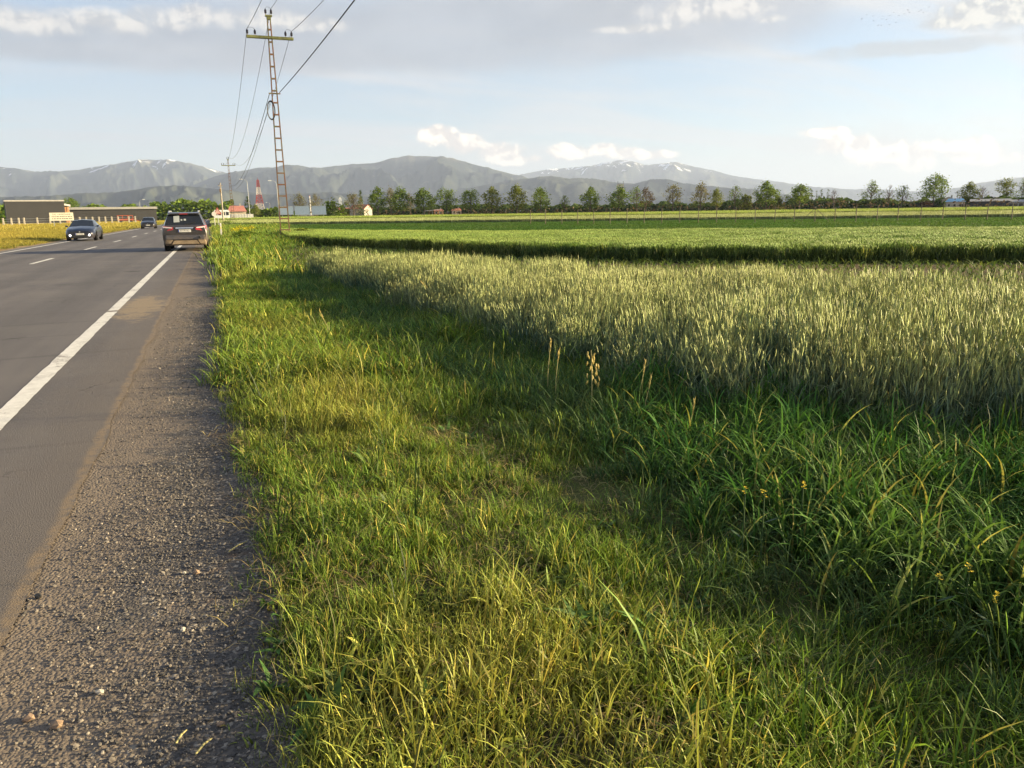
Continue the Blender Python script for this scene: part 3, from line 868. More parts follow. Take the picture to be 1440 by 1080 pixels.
keep = wedge(x, y) & (rng.uniform(0, 1, len(x)) < np.clip(1.6*fbm(x*1.5, y*1.1, 49)-0.25, 0.1, 1)) & (x > -0.1+0.2*fbm(y*2, y*0, 50))
x, y = x[keep], y[keep]; n = len(x)
realize('dead_thatch', np.stack([x, y, verge_z(x, y)], 1), eul(rng, n, 0.1), np.stack([rng.uniform(.8, 1.4, n)]*3, 1), thatch, rng.integers(0, 4, n), rng.uniform(0, 1, n), 'dead straw-coloured thatch lying between the near grass blades', 'dead grass')
x, y = sample(rng, -0.1, 2.4, 0.5, 9.0, 30)
keep = wedge(x, y) & (fbm(x*1.3, y*1.0, 57) > 0.50) & (x > 0.02)
x, y = x[keep], y[keep]; n = len(x)
sz = rng.uniform(.7, 1.7, n)
realize('low_herbs', np.stack([x, y, verge_z(x, y)], 1), eul(rng, n, 0.2), np.stack([sz, sz, sz], 1), herb, rng.integers(0, 5, n), rng.uniform(0, .6, n), 'small flat-leaved herbs among the near verge grass', 'herbs')

# --- taller green grass in the shade of the wheat edge
rng = np.random.default_rng(102)
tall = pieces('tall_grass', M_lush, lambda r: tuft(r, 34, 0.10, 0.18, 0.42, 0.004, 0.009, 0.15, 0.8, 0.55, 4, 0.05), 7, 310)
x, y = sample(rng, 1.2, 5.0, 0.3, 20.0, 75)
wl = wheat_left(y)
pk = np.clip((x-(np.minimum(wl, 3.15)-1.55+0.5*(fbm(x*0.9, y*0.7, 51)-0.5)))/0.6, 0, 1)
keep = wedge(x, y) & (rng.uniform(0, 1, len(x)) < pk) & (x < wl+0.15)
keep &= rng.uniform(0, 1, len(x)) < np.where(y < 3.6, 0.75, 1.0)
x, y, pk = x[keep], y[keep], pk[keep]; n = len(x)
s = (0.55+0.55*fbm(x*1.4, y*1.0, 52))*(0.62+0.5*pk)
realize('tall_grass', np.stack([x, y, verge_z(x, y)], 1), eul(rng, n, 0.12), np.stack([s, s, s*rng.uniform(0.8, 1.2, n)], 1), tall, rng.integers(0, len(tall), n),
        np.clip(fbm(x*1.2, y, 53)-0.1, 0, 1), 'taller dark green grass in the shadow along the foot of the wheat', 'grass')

# --- broad arching leaves before the wheat's near corner
rng = np.random.default_rng(103)
def broad_piece(r):
    a = tuft(r, 18, 0.08, 0.36, 0.66, 0.010, 0.020, 0.15, 0.65, 0.65, 7, 0.07)
    b = tuft(r, 12, 0.09, 0.15, 0.35, 0.008, 0.016, 0.3, 1.0, 0.7, 6, 0.05)
    return joinp([a, b])
broad = pieces('broad_grass', M_broad, broad_piece, 9, 340)
x, y = sample(rng, 1.5, 8.0, -0.5, 6.0, 60)
wl = wheat_left(y)
lo = np.interp(y, [0, 1.5, 2.0, 3.0, 4.0, 5.0, 6.0], [2.55, 2.22, 2.06, 1.94, 2.12, 2.46, 2.90]) + 0.35*(fbm(x*1.7, y*1.7, 54)-0.5)
keep = wedge(x, y) & (x > lo) & (x < wl+0.5) & (rng.uniform(0, 1, len(x)) < np.clip((x-lo)/0.25, 0.15, 1))
x, y = x[keep], y[keep]; n = len(x)
lo = np.interp(y, [0, 1.5, 2.0, 3.0, 4.0, 5.0, 6.0], [2.55, 2.22, 2.06, 1.94, 2.12, 2.46, 2.90])
s = (0.55+0.55*fbm(x*1.3, y*1.3, 55))*(0.62+0.38*np.clip((x-lo)/0.6, 0, 1))
realize('broad_leaf_grass', np.stack([x, y, verge_z(x, y)], 1), eul(rng, n, 0.14), np.stack([s, s, s*rng.uniform(0.85, 1.1, n)], 1), broad, rng.integers(0, len(broad), n),
        np.clip(fbm(x*1.3, y, 56)*1.1-0.25-0.3*np.clip((x-lo-0.3), 0, 1), 0, 1), 'dense broad arching grass leaves at the near corner of the wheat', 'grass')

# --- wheat
rng = np.random.default_rng(104)
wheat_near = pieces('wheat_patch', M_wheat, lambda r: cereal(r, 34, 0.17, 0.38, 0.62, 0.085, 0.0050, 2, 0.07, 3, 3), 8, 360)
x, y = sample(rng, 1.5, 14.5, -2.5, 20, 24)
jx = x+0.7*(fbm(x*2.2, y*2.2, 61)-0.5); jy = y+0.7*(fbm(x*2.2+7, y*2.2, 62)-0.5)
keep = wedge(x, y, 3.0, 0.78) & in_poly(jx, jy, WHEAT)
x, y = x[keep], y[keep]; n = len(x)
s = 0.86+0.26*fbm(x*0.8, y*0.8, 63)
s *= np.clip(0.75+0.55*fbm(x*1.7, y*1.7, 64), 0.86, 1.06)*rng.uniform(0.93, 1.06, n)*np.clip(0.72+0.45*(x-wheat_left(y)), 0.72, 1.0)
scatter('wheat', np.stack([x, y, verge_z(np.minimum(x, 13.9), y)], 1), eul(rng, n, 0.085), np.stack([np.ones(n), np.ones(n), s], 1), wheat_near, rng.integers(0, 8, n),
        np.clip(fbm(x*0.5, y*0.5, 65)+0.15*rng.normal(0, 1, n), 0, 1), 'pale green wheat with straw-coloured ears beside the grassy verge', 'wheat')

# --- maize seedlings in rows on the soil strip
rng = np.random.default_rng(105)
maize = pieces('maize_seedling', M_maize, lambda r: tuft(r, 7, 0.015, 0.12, 0.24, 0.012, 0.022, 0.5, 1.1, 0.5, 4, 0.0), 6, 380)
dirv = np.array([0.62, -0.785]); nrm = np.array([0.785, 0.62])
rows = []
for k in range(-40, 85):
    o0 = np.array([8.0, 15.0])+nrm*k*0.45
    tt = np.arange(-40, 40, 0.19)+rng.uniform(0, 0.1)
    p = o0[None]+dirv[None]*tt[:, None]+rng.normal(0, 0.025, (len(tt), 2))
    rows.append(p)
p = np.concatenate(rows); x, y = p[:, 0], p[:, 1]
keep = wedge(x, y, 3.0, 0.75) & in_poly(x, y, SOIL) & (rng.uniform(0, 1, len(x)) < 0.9)
x, y = x[keep], y[keep]; n = len(x)
s = rng.uniform(0.9, 1.5, n)
scatter('maize_seedlings', np.stack([x, y, np.full(n, 0.045)], 1), eul(rng, n, 0.1), np.stack([s, s, s], 1), maize, rng.integers(0, 6, n), rng.uniform(0, 0.6, n),
        'rows of young maize seedlings on the brown soil strip', 'maize')

# --- second cereal strip
rng = np.random.default_rng(106)
crop2 = pieces('cereal_patch', M_crop2, lambda r: cereal(r, 60, 0.30, 0.34, 0.43, 0.06, 0.008, 2, 0.04, 3, 1, 0.016), 6, 400)
x, y = sample(rng, 3.5, 47, 6, 64, 13)
jx = x+0.25*(fbm(x*2, y*2, 71)-0.5); jy = y+0.25*(fbm(x*2+7, y*2, 72)-0.5)
keep = wedge(x, y, 3.0, 0.72) & in_poly(jx, jy, CROP2)
x, y = x[keep], y[keep]; n = len(x)
s = 0.9+0.25*fbm(x*0.4, y*0.4, 73)
# fainter growth in shallow bands along the strip
along = (x*nrm[0]+y*nrm[1])
tn = np.clip(0.75*fbm(along*0.35, (x-y)*0.03, 74)+0.25*fbm(x*1.2, y*1.2, 75), 0, 1)
scatter('young_cereal', np.stack([x, y, np.full(n, 0.05)], 1), eul(rng, n, 0.04), np.stack([np.ones(n), np.ones(n), s], 1), crop2, rng.integers(0, 6, n), tn,
        'low yellow-green cereal strip with a dark shaded edge beyond the soil', 'cereal crop')

# --- lush leafy field
rng = np.random.default_rng(107)
leafy = pieces('leafy_patch', M_green, lambda r: tuft(r, 70, 0.55, 0.12, 0.26, 0.03, 0.07, 0.3, 1.0, 0.4, 3, 0.0), 6, 420)
x, y = sample(rng, 5, 104, 10, 115, 3.6)
keep = wedge(x, y, 4.0, 0.68) & in_poly(x, y, GREEN)
x, y = x[keep], y[keep]; n = len(x)
s = 0.8+0.5*fbm(x*0.3, y*0.3, 81)
scatter('leafy_crop', np.stack([x, y, np.full(n, 0.05)], 1), eul(rng, n, 0.05), np.stack([np.ones(n), np.ones(n), s], 1), leafy, rng.integers(0, 6, n),
        np.clip(fbm(x*0.25, y*0.25, 82)*0.9+0.1*rng.normal(0, 1, n), 0, 1), 'lush bright green leafy crop field around the line of wire posts', 'crop')

# --- far strips: low blocks of crop with stems along them
def far_strip(name, near, far, h, mat, floor_mat, dens, seed, lab, tint0, size=1.1, nb=70):
    poly = near + far[::-1]
    # the dense stand itself: a low block of stems with an uneven top
    n_ = len(poly); zt = h*0.72
    me_ = bpy.data.meshes.new(name+'_stand')
    me_.from_pydata([(x, y, -0.02) for x, y in poly]+[(x, y, zt) for x, y in poly], [], [tuple(range(n_, 2*n_))]+[(i, (i+1) % n_, n_+(i+1) % n_, n_+i) for i in range(n_)]); me_.update()
    bm_ = bmesh.new(); bm_.from_mesh(me_); bmesh.ops.recalc_face_normals(bm_, faces=bm_.faces)
    if max(bm_.faces, key=lambda f: f.calc_center_median().z).normal.z < 0: bmesh.ops.reverse_faces(bm_, faces=bm_.faces)
    bm_.to_mesh(me_); bm_.free()
    me_.materials.append(floor_mat)
    tag(link(name+'_stand', me_), kind='structure')
    r = np.random.default_rng(500+seed)
    pc = pieces(name+'_patch', mat, lambda q: tuft(q, nb, size*0.6, h*0.8, h*1.1, 0.05, 0.10, 0.05, 0.35, 0.2, 2, 0.0), 4, 600+10*seed)
    xs_ = [p[0] for p in poly]; ys_ = [p[1] for p in poly]
    x, y = sample(r, min(xs_), max(xs_), min(ys_), max(ys_), dens)
    keep = wedge(x, y, 6.0, 0.66) & in_poly(x, y, poly)
    x, y = x[keep], y[keep]
    # a closer-planted near edge
    ex = []; ey = []
    for a, b in zip(near[:-1], near[1:]):
        L = math.hypot(b[0]-a[0], b[1]-a[1]); m = int(L*3)
        q = r.uniform(0, 1, m); ex.append(a[0]+(b[0]-a[0])*q+r.uniform(0, .4, m)); ey.append(a[1]+(b[1]-a[1])*q+r.uniform(0.2, 0.9, m))
    x = np.concatenate([x]+ex); y = np.concatenate([y]+ey); n = len(x)
    s = r.uniform(0.85, 1.15, n)
    scatter(name, np.stack([x, y, np.full(n, 0.0)], 1), eul(r, n, 0.03), np.stack([np.ones(n), np.ones(n), s], 1), pc, r.integers(0, 4, n),
            np.clip(tint0+0.5*(fbm(x*0.12, y*0.12, 90+seed)-0.5), 0, 1), lab, 'cereal crop')
def gline(pts):
    return [tuple(gpix(px, py)[:2]) for px, py in pts]
L1 = gline([(300, 318.5), (400, 317), (600, 314.6), (900, 311.8), (1200, 309), (1440, 307), (1560, 305.5)])
L2 = gline([(300, 312.6), (400, 311.2), (700, 308.4), (900, 306.4), (1200, 302.5), (1440, 300.2), (1560, 298.5)])
L3 = gline([(300, 309.6), (400, 308.2), (700, 304.4), (900, 301.6), (1200, 297.6), (1440, 294.4), (1560, 292.6)])
L4 = gline([(300, 307.4), (400, 306.0), (700, 301.6), (900, 298.6), (1200, 294.3), (1440, 290.9), (1560, 289.2)])
M_stand_pale = ground_mat('pale_stand', (0.16, 0.17, 0.07), (0.21, 0.21, 0.09), (0.10, 0.12, 0.05), 0.05, 1.5)
M_stand_yel = ground_mat('yellow_stand', (0.14, 0.16, 0.045), (0.20, 0.20, 0.06), (0.08, 0.11, 0.03), 0.05, 1.5)
far_strip('barley_strip', L1, L2, 0.66, M_wheat, M_stand_pale, 1.1, 1, 'pale barley strip just behind the lush green field', 0.35)
far_strip('rye_strip', L2, L3, 1.0, M_crop2, M_stand_yel, 0.35, 2, 'narrow yellow-green rye strip behind the pale barley', 0.7, 1.8)
tag(sheet('tan_field', L3 + L4[::-1], 0.012, M_tan), kind='structure')
rng = np.random.default_rng(110)
mead_far = pieces('meadow_far_patch', M_meadow, lambda q: tuft(q, 60, 2.0, 0.35, 0.7, 0.08, 0.16, 0.1, 0.4, 0.2, 2, 0.0), 4, 700)
xs_ = [p[0] for p in L3+L4]; ys_ = [p[1] for p in L3+L4]
x, y = sample(rng, min(xs_), max(xs_), min(ys_), max(ys_), 0.10)
keep = wedge(x, y, 6, .66) & in_poly(x, y, L3+L4[::-1]); x, y = x[keep], y[keep]; n = len(x)
scatter('stubble_grass', np.stack([x, y, np.full(n, 0.02)], 1), eul(rng, n, 0.03), np.ones((n, 3)), mead_far, rng.integers(0, 4, n), rng.uniform(0.4, 1, n),
        'tan dry grass field in front of the tree row', 'grass')

# --- golden meadow left of the road
rng = np.random.default_rng(111)
mead = pieces('meadow_tuft', M_meadow, lambda q: tuft(q, 60, 0.40, 0.18, 0.50, 0.012, 0.028, 0.1, 0.6, 0.4, 3, 0.05), 6, 720)
mead2 = pieces('meadow_tuft', M_meadow, lambda q: tuft(q, 60, 1.3, 0.2, 0.6, 0.04, 0.09, 0.1, 0.5, 0.3, 2, 0.0), 4, 740)
def meadow(name, y0, y1, x0, dens, pr, lab):
    x, y = sample(rng, x0, -10.0, y0, y1, dens)
    keep = wedge(x, y, 5, 0.68) & (x < -10.25+0.5*(fbm(y*0.6, y*0+5, 120)-0.5))
    x, y = x[keep], y[keep]; n = len(x)
    s = (0.55+0.6*fbm(x*0.3, y*0.2, 121))*np.clip(0.55+(-10-x)*0.25, 0.55, 1.0)
    tn = np.clip(0.25+0.9*fbm(x*0.2, y*0.12, 122)+np.clip((-10-x)*0.03, -0.2, 0.3)-0.42, 0, 1)
    scatter(name, np.stack([x, y, np.full(n, -0.03)], 1), eul(rng, n, 0.07), np.stack([np.ones(n), np.ones(n), s], 1), pr, rng.integers(0, len(pr), n), tn, lab, 'grass')
meadow('golden_meadow', 36, 110, -45, 7, mead, 'golden tall grass on the roadside meadow across the carriageway')
meadow('golden_meadow', 110, 300, -120, 1.0, mead2, 'golden meadow stretching back to the dark warehouses')

# --- gravel stones on the near shoulder
rng = np.random.default_rng(112)
M_stone = pbr('stone', (0.10, 0.098, 0.098), 0.85, vary=0.5, vscale=400.0)
def stone_mat():
    m, t, o = newmat('gravel_stone')
    it = t.n('ShaderNodeAttribute', attribute_name='tint', attribute_type='INSTANCER')
    d = t.n('ShaderNodeBsdfPrincipled'); d.inputs['Roughness'].default_value = 0.85
    c = t.mix(t.smooth(it.outputs['Fac'], 0.0, 0.9), (0.060, 0.055, 0.052), (0.18, 0.155, 0.13))
    c = t.mix(t.smooth(it.outputs['Fac'], 0.93, 0.99), c, (0.36, 0.31, 0.25))
    t.link(c, d.inputs['Base Color']); t.link(d.outputs[0], o.inputs[0])
    return m
M_gstone = stone_mat()
def stone_mesh(seed, mat):
    r = np.random.default_rng(seed)
    bm = bmesh.new(); bmesh.ops.create_icosphere(bm, subdivisions=1, radius=0.5)
    k = Vector((r.uniform(0.8, 1.2), r.uniform(0.6, 1.0), r.uniform(0.45, 0.75)))
    for v in bm.verts:
        v.co = Vector((v.co.x*k.x, v.co.y*k.y, v.co.z*k.z))*r.uniform(0.75, 1.15)
    me = bpy.data.meshes.new('stone'); bm.to_mesh(me); bm.free()
    me.materials.append(mat)
    return me
stones = [stone_mesh(900+k, M_gstone) for k in range(7)]
def stones_at(name, y0, y1, dens, smin, smax, lab):
    x, y = sample(rng, -1.02, 0.22, y0, y1, dens)
    loose = fbm(x*2.6, y*1.3, 130)
    pr = np.clip((x+0.95-0.45*(loose-0.35))/0.45, 0.05, 1)*np.clip((loose-0.25)/0.25, 0.10, 1)
    keep = rng.uniform(0, 1, len(x)) < pr
    x, y = x[keep], y[keep]; n = len(x)
    s = smin+(smax-smin)*rng.uniform(0, 1, n)**4*rng.uniform(0.6, 1.4, n)
    scatter(name, np.stack([x, y, gravel_z(x, y)+s*0.12], 1), rng.uniform(0, 6.3, (n, 3))*np.array([0.12, 0.12, 1]), np.stack([s]*3, 1), stones, rng.integers(0, 7, n), rng.uniform(0, 1, n), lab, 'gravel')
stones_at('loose_gravel', 1.2, 5.5, 13000, 0.0032, 0.017, 'loose grey gravel on the near shoulder by the grass edge')
stones_at('loose_gravel', 5.5, 16.0, 2600, 0.006, 0.020, 'loose grey gravel farther along the shoulder')

# ------------------------------------------------------------------ mountains
def mountain_mat():
    m, t, o = newmat('mountain')
    p = pos_node(t)
    at = t.n('ShaderNodeAttribute', attribute_name='rel')      # share of the local summit height
    d = t.n('ShaderNodeBsdfDiffuse')
    n1 = t.noise(p, 0.0009, 6.0, 0.6); n2 = t.noise(p, 0.004, 6.0, 0.65)
    c = t.mix(t.smooth(n1, 0.42, 0.62), (0.022, 0.030, 0.030), (0.058, 0.066, 0.050))
    c = t.mix(t.smooth(n2, 0.58, 0.70), c, (0.10, 0.105, 0.07))
    up = at.outputs['Fac']
    sn = t.n('ShaderNodeAttribute', attribute_name='snow')
    c = t.mix(t.math('MULTIPLY', t.smooth(up, 0.80, 0.95), t.smooth(sn.outputs['Fac'], 0.0, 0.3)), c, (0.11, 0.105, 0.085))
    mp = t.n('ShaderNodeMapping'); mp.inputs['Scale'].default_value = (1.0, 1.0, 0.35); t.link(p, mp.inputs[0])
    sn_n = t.noise(mp.outputs[0], 0.0026, 7.0, 0.68, 0.4)
    snow = t.smooth(t.math('ADD', sn_n, t.math('MULTIPLY', sn.outputs['Fac'], 0.5)), 0.86, 0.90)
    c = t.mix(snow, c, (0.85, 0.86, 0.90))
    t.link(c, d.inputs['Color']); t.link(d.outputs[0], o.inputs[0])
    return m
M_mount = mountain_mat()
def mountains(name, pts, dist, depth, seed, snow=0.0, rough=1.0):
    """range whose skyline follows surveyed points; a real block of terrain with spurs and gullies"""
    pts = sorted(pts)
    px = np.arange(pts[0][0], pts[-1][0]+0.1, 1.5)
    py = np.interp(px, [p[0] for p in pts], [p[1] for p in pts])
    py = py + rough*(2.6*(fbm(px*0.035, px*0+seed, seed)-0.5)+1.3*(fbm(px*0.16, px*0+seed, seed+5)-0.5))
    m = 40
    V = []; A = []; Sn = []
    hs = np.array([hgt(a, b, dist) for a, b in zip(px, py)])
    dirs = [azray(a) for a in px]
    tt = np.linspace(0, 1, m)
    for j, s in enumerate(tt):
        if s < 0.72:
            q = s/0.72; rad = dist - depth*(1-q); base = q**1.15
        else:
            q = (s-0.72)/0.28; rad = dist + depth*0.6*q; base = (1-q)**1.2
        arc = px*dist/1080.0
        wob = fbm(arc/(depth*0.22)+0.6*fbm(arc/(depth*.4), rad/(depth*.4), seed+2), np.full(len(px), rad/(depth*0.5)), seed+1, 5)
        spur = 1-np.abs(2*wob-1)*1.6
        k = 4*base*(1-base)
        hh = hs*np.clip(base + 0.55*k*(spur-0.55), 0, None)
        if s >= 0.72: hh = np.minimum(hh, hs*base+1)
        for i in range(len(px)):
            V.append((dirs[i].x*rad, dirs[i].y*rad, max(hh[i], 0)-2))
        A.append(hh/max(hs)); Sn.append((hh/max(hs)-1+snow) if snow else np.full(len(px), -1.0))
    n = len(px)
    idx = np.arange(n*m).reshape(m, n)
    Fq = np.stack([idx[:-1, :-1].ravel(), idx[:-1, 1:].ravel(), idx[1:, 1:].ravel(), idx[1:, :-1].ravel()], 1)
    me = mesh_np(name, np.array(V), Fq, M_mount, {'rel': np.concatenate(A), 'snow': np.concatenate(Sn)}, smooth=True)
    return tag(link(name, me), kind='structure')
mountains('mountain_range', [(-260, 262), (-160, 244), (-60, 236), (0, 234), (30, 237), (60, 241), (95, 240), (130, 237), (160, 232), (190, 227), (215, 224), (245, 225), (280, 232), (305, 238), (335, 246), (380, 262), (430, 290)], 16000, 4600, 301, 0.72)
mountains('mountain_range', [(180, 300), (240, 272), (270, 262), (300, 250), (330, 242), (360, 237), (395, 234), (410, 232), (440, 236), (465, 234), (500, 230), (530, 229), (555, 222), (578, 217), (600, 219), (622, 220), (640, 222), (665, 230), (690, 236), (712, 243), (735, 248), (770, 262), (830, 296)], 12500, 4000, 311, 0.32)
mountains('mountain_range', [(640, 292), (690, 262), (735, 244), (770, 238), (800, 236), (830, 233), (850, 228), (868, 225), (885, 227), (905, 231), (925, 230), (945, 228), (965, 232), (1000, 240), (1040, 248), (1080, 254), (1120, 260), (1180, 265), (1260, 267), (1320, 270), (1400, 285)], 20500, 5000, 321, 0.80)
mountains('mountain_range', [(480, 298), (560, 276), (640, 268), (690, 259), (720, 253), (760, 248), (775, 247), (800, 250), (835, 251), (865, 256), (890, 258), (915, 252), (935, 251), (960, 258), (985, 261), (1010, 263), (1060, 266), (1120, 276), (1180, 292)], 9300, 2700, 331, 0.0)
mountains('mountain_range', [(1180, 292), (1260, 274), (1330, 266), (1370, 258), (1400, 253), (1440, 249), (1500, 243), (1600, 246), (1720, 268)], 19000, 4600, 341, 0.0)
mountains('foothills', [(-260, 285), (-40, 279), (60, 275), (160, 270), (230, 262), (262, 260), (300, 264), (380, 274), (470, 270), (560, 278), (640, 284), (720, 292)], 7500, 1900, 351, 0.0, 1.4)

# ------------------------------------------------------------------ trees
M_bark = pbr('bark', (0.13, 0.10, 0.075), 0.9, vary=0.4, vscale=6.0)
def leafmat(name, a, b, dry=(0.25, 0.2, 0.07)):
    return foliage(name, a, b, dry, rough=0.7, trans=0.32, dry_amt=0.3, spec=0.08, joined=True)
M_leaf = leafmat('leaf_green', (0.065, 0.12, 0.020), (0.185, 0.26, 0.040))
M_leaf_pale = leafmat('leaf_pale', (0.12, 0.125, 0.055), (0.22, 0.205, 0.09))
M_leaf_yel = leafmat('leaf_yellow_green', (0.08, 0.12, 0.020), (0.20, 0.225, 0.04))
M_leaf_dark = leafmat('leaf_dark', (0.038, 0.072, 0.020), (0.095, 0.145, 0.038))
M_leaf_brown = leafmat('leaf_brown', (0.07, 0.055, 0.035), (0.13, 0.095, 0.06))
M_leaf_red = leafmat('leaf_reddish', (0.055, 0.030, 0.024), (0.10, 0.055, 0.042))
def leaf_quads(rng, C, size, tint=0.3, flat=0.5):
    """little leaf-clump faces at points C"""
    n = len(C)
    a = rng.normal(0, 1, (n, 3)); a[:, 2] *= flat; a /= np.linalg.norm(a, axis=1)[:, None]
    b = rng.normal(0, 1, (n, 3)); b -= a*np.sum(a*b, 1)[:, None]; b /= np.linalg.norm(b, axis=1)[:, None]
    s = size*rng.uniform(0.6, 1.3, n)[:, None]
    V = np.stack([C-a*s, C+b*s*0.55, C+a*s, C-b*s*0.55], 1).reshape(-1, 3)
    Fi = np.arange(4*n).reshape(n, 4)
    col = np.zeros((n, 4, 4)); col[..., 0] = rng.uniform(0, 1, n)[:, None]; col[..., 1] = rng.uniform(0.1, 1, n)[:, None]; col[..., 3] = tint
    return V, Fi, col.reshape(-1, 4)
def crown_points(rng, n, kind):
    """points filling a crown of a tree of unit height"""
    m = n//14
    if kind == 'oval':      # young roadside tree: rounded, a little pointed, widest low
        t = rng.beta(1.6, 1.7, m); rad = 0.34*np.sin(np.pi*np.clip(t*0.92+0.10, 0, 1))**0.75*(1.06-0.45*t); z = 0.24+0.74*t
    elif kind == 'broad':
        t = rng.beta(1.9, 1.6, m); rad = 0.36*np.sin(np.pi*np.clip(t*0.9+0.08, 0, 1))**0.6; z = 0.26+0.72*t
    elif kind == 'round':
        t = rng.uniform(0, 1, m); rad = 0.27*np.sqrt(np.clip(1-(2*t-1)**2, 0, 1)); z = 0.42+0.56*t
    elif kind == 'column':
        t = rng.uniform(0, 1, m); rad = 0.075*np.sin(np.pi*np.clip(t*0.9+0.08, 0, 1))**0.5; z = 0.10+0.88*t
    elif kind == 'conifer':
        t = rng.uniform(0, 1, m)**1.3; rad = 0.26*(1-t)**0.9+0.015; z = 0.10+0.88*t
    elif kind == 'twin':
        t = rng.beta(1.8, 1.5, m); rad = 0.20*np.sin(np.pi*np.clip(t*0.92+0.08, 0, 1))**0.7; z = 0.22+0.76*t
    else:                   # bush
        t = rng.uniform(0, 1, m); rad = 0.75*np.sqrt(np.clip(1-t**2, 0, 1)); z = 0.05+0.9*t
    a = rng.uniform(0, 2*np.pi, m); q = rng.uniform(0.25, 1, m)**0.55
    lob = 1+0.28*np.sin(3*a+rng.uniform(0, 6)+5*t)+0.18*np.sin(5*a+9*t+rng.uniform(0, 6))
    c = np.stack([rad*q*lob*np.cos(a), rad*q*lob*np.sin(a), z], 1)
    if kind == 'twin':
        sgn = np.where(rng.uniform(0, 1, m) < 0.5, -1, 1); c[:, 0] += 0.13*sgn; c[:, 2] *= np.where(sgn < 0, 1.0, 0.93)
    spread = 0.045 if kind not in ('column', 'conifer') else 0.025
    if kind == 'bush': spread = 0.12
    k = rng.integers(0, m, n)
    return c[k]+rng.normal(0, spread, (n, 3))
def trunk_mesh(seed, kind, bare=False):
    r = random.Random(seed); mb = MB()
    H = 0.9 if not bare else 0.95
    pts = [Vector((0, 0, -0.02))]
    for i in range(1, 6):
        pts.append(Vector((r.uniform(-.012, .012), r.uniform(-.012, .012), H*i/5)))
    mb.tube(pts, [0.022, 0.018, 0.015, 0.011, 0.007, 0.003], 5)
    nl = 22 if bare else 9
    for k in range(nl):
        z = r.uniform(0.25, 0.8); a = r.uniform(0, 6.28); L = (0.30 if kind in ('broad', 'round') else 0.24)*(1.05-z)*1.3
        if kind == 'column': L *= 0.3
        d = Vector((math.cos(a), math.sin(a), r.uniform(0.5, 1.3))); b = Vector((0, 0, z))
        p2 = b+d*L*0.6; p3 = b+d*L+Vector((0, 0, 0.05))
        mb.tube([b, p2, p3], [0.008, 0.005, 0.002], 4)
        if bare:
            for q in range(3):
                e = p2+Vector((r.uniform(-.08, .08), r.uniform(-.08, .08), r.uniform(0.03, .13)))
                mb.tube([p2, e], [0.004, 0.0018], 3)
    me = bpy.data.meshes.new('trunk'); me.from_pydata(mb.v, [], mb.f); me.update(); me.materials.append(M_bark)
    return me
TREE_KINDS = {}
def tree_kind(key, kind, mat, n, size, seeds, bare=False, tint=0.3):
    out = []
    for s in seeds:
        r = np.random.default_rng(s)
        C = crown_points(r, n, kind)
        v, f, c = leaf_quads(r, C, size, tint)
        out.append((mesh_np('crown', v, f, mat, {'col': c}), trunk_mesh(s, kind, bare)))
    TREE_KINDS[key] = out
tree_kind('green', 'oval', M_leaf, 1900, 0.027, (1, 2, 3, 4))
tree_kind('mixed', 'oval', M_leaf_yel, 1900, 0.026, (5, 6, 7))
tree_kind('twin', 'twin', M_leaf, 1900, 0.024, (8, 9))
tree_kind('sparse', 'oval', M_leaf_pale, 900, 0.023, (10, 11, 12), True)
tree_kind('thin', 'oval', M_leaf, 800, 0.023, (13, 14), True)
tree_kind('bare', 'oval', M_leaf_brown, 110, 0.018, (15, 16), True)
tree_kind('broad', 'broad', M_leaf, 3000, 0.023, (17,))
tree_kind('round', 'round', M_leaf_yel, 1200, 0.025, (18,))
tree_kind('poplar', 'column', M_leaf_dark, 420, 0.020, (19, 20))
tree_kind('conifer', 'conifer', M_leaf_dark, 1100, 0.024, (21, 22))
tree_kind('brown', 'oval', M_leaf_brown, 800, 0.024, (23,), True)
tree_kind('bush', 'bush', M_leaf, 900, 0.09, (24, 25))
tree_kind('red_bush', 'bush', M_leaf_red, 900, 0.08, (26,))
tree_kind('yellow_bush', 'bush', M_leaf_yel, 900, 0.09, (27,))
_cnt = {}
def tree(name, key, loc, h, wide, label, cat='tree', group=None, turn=None):
    k = _cnt.get(key, 0); _cnt[key] = k+1
    cm, tm = TREE_KINDS[key][k % len(TREE_KINDS[key])]
    o = empty(name, loc, random.uniform(0, 6.28) if turn is None else turn)
    o.scale = (h*wide, h*wide, h)
    link('crown', cm, o); link('trunk', tm, o)
    return tag(o, label, cat, group)
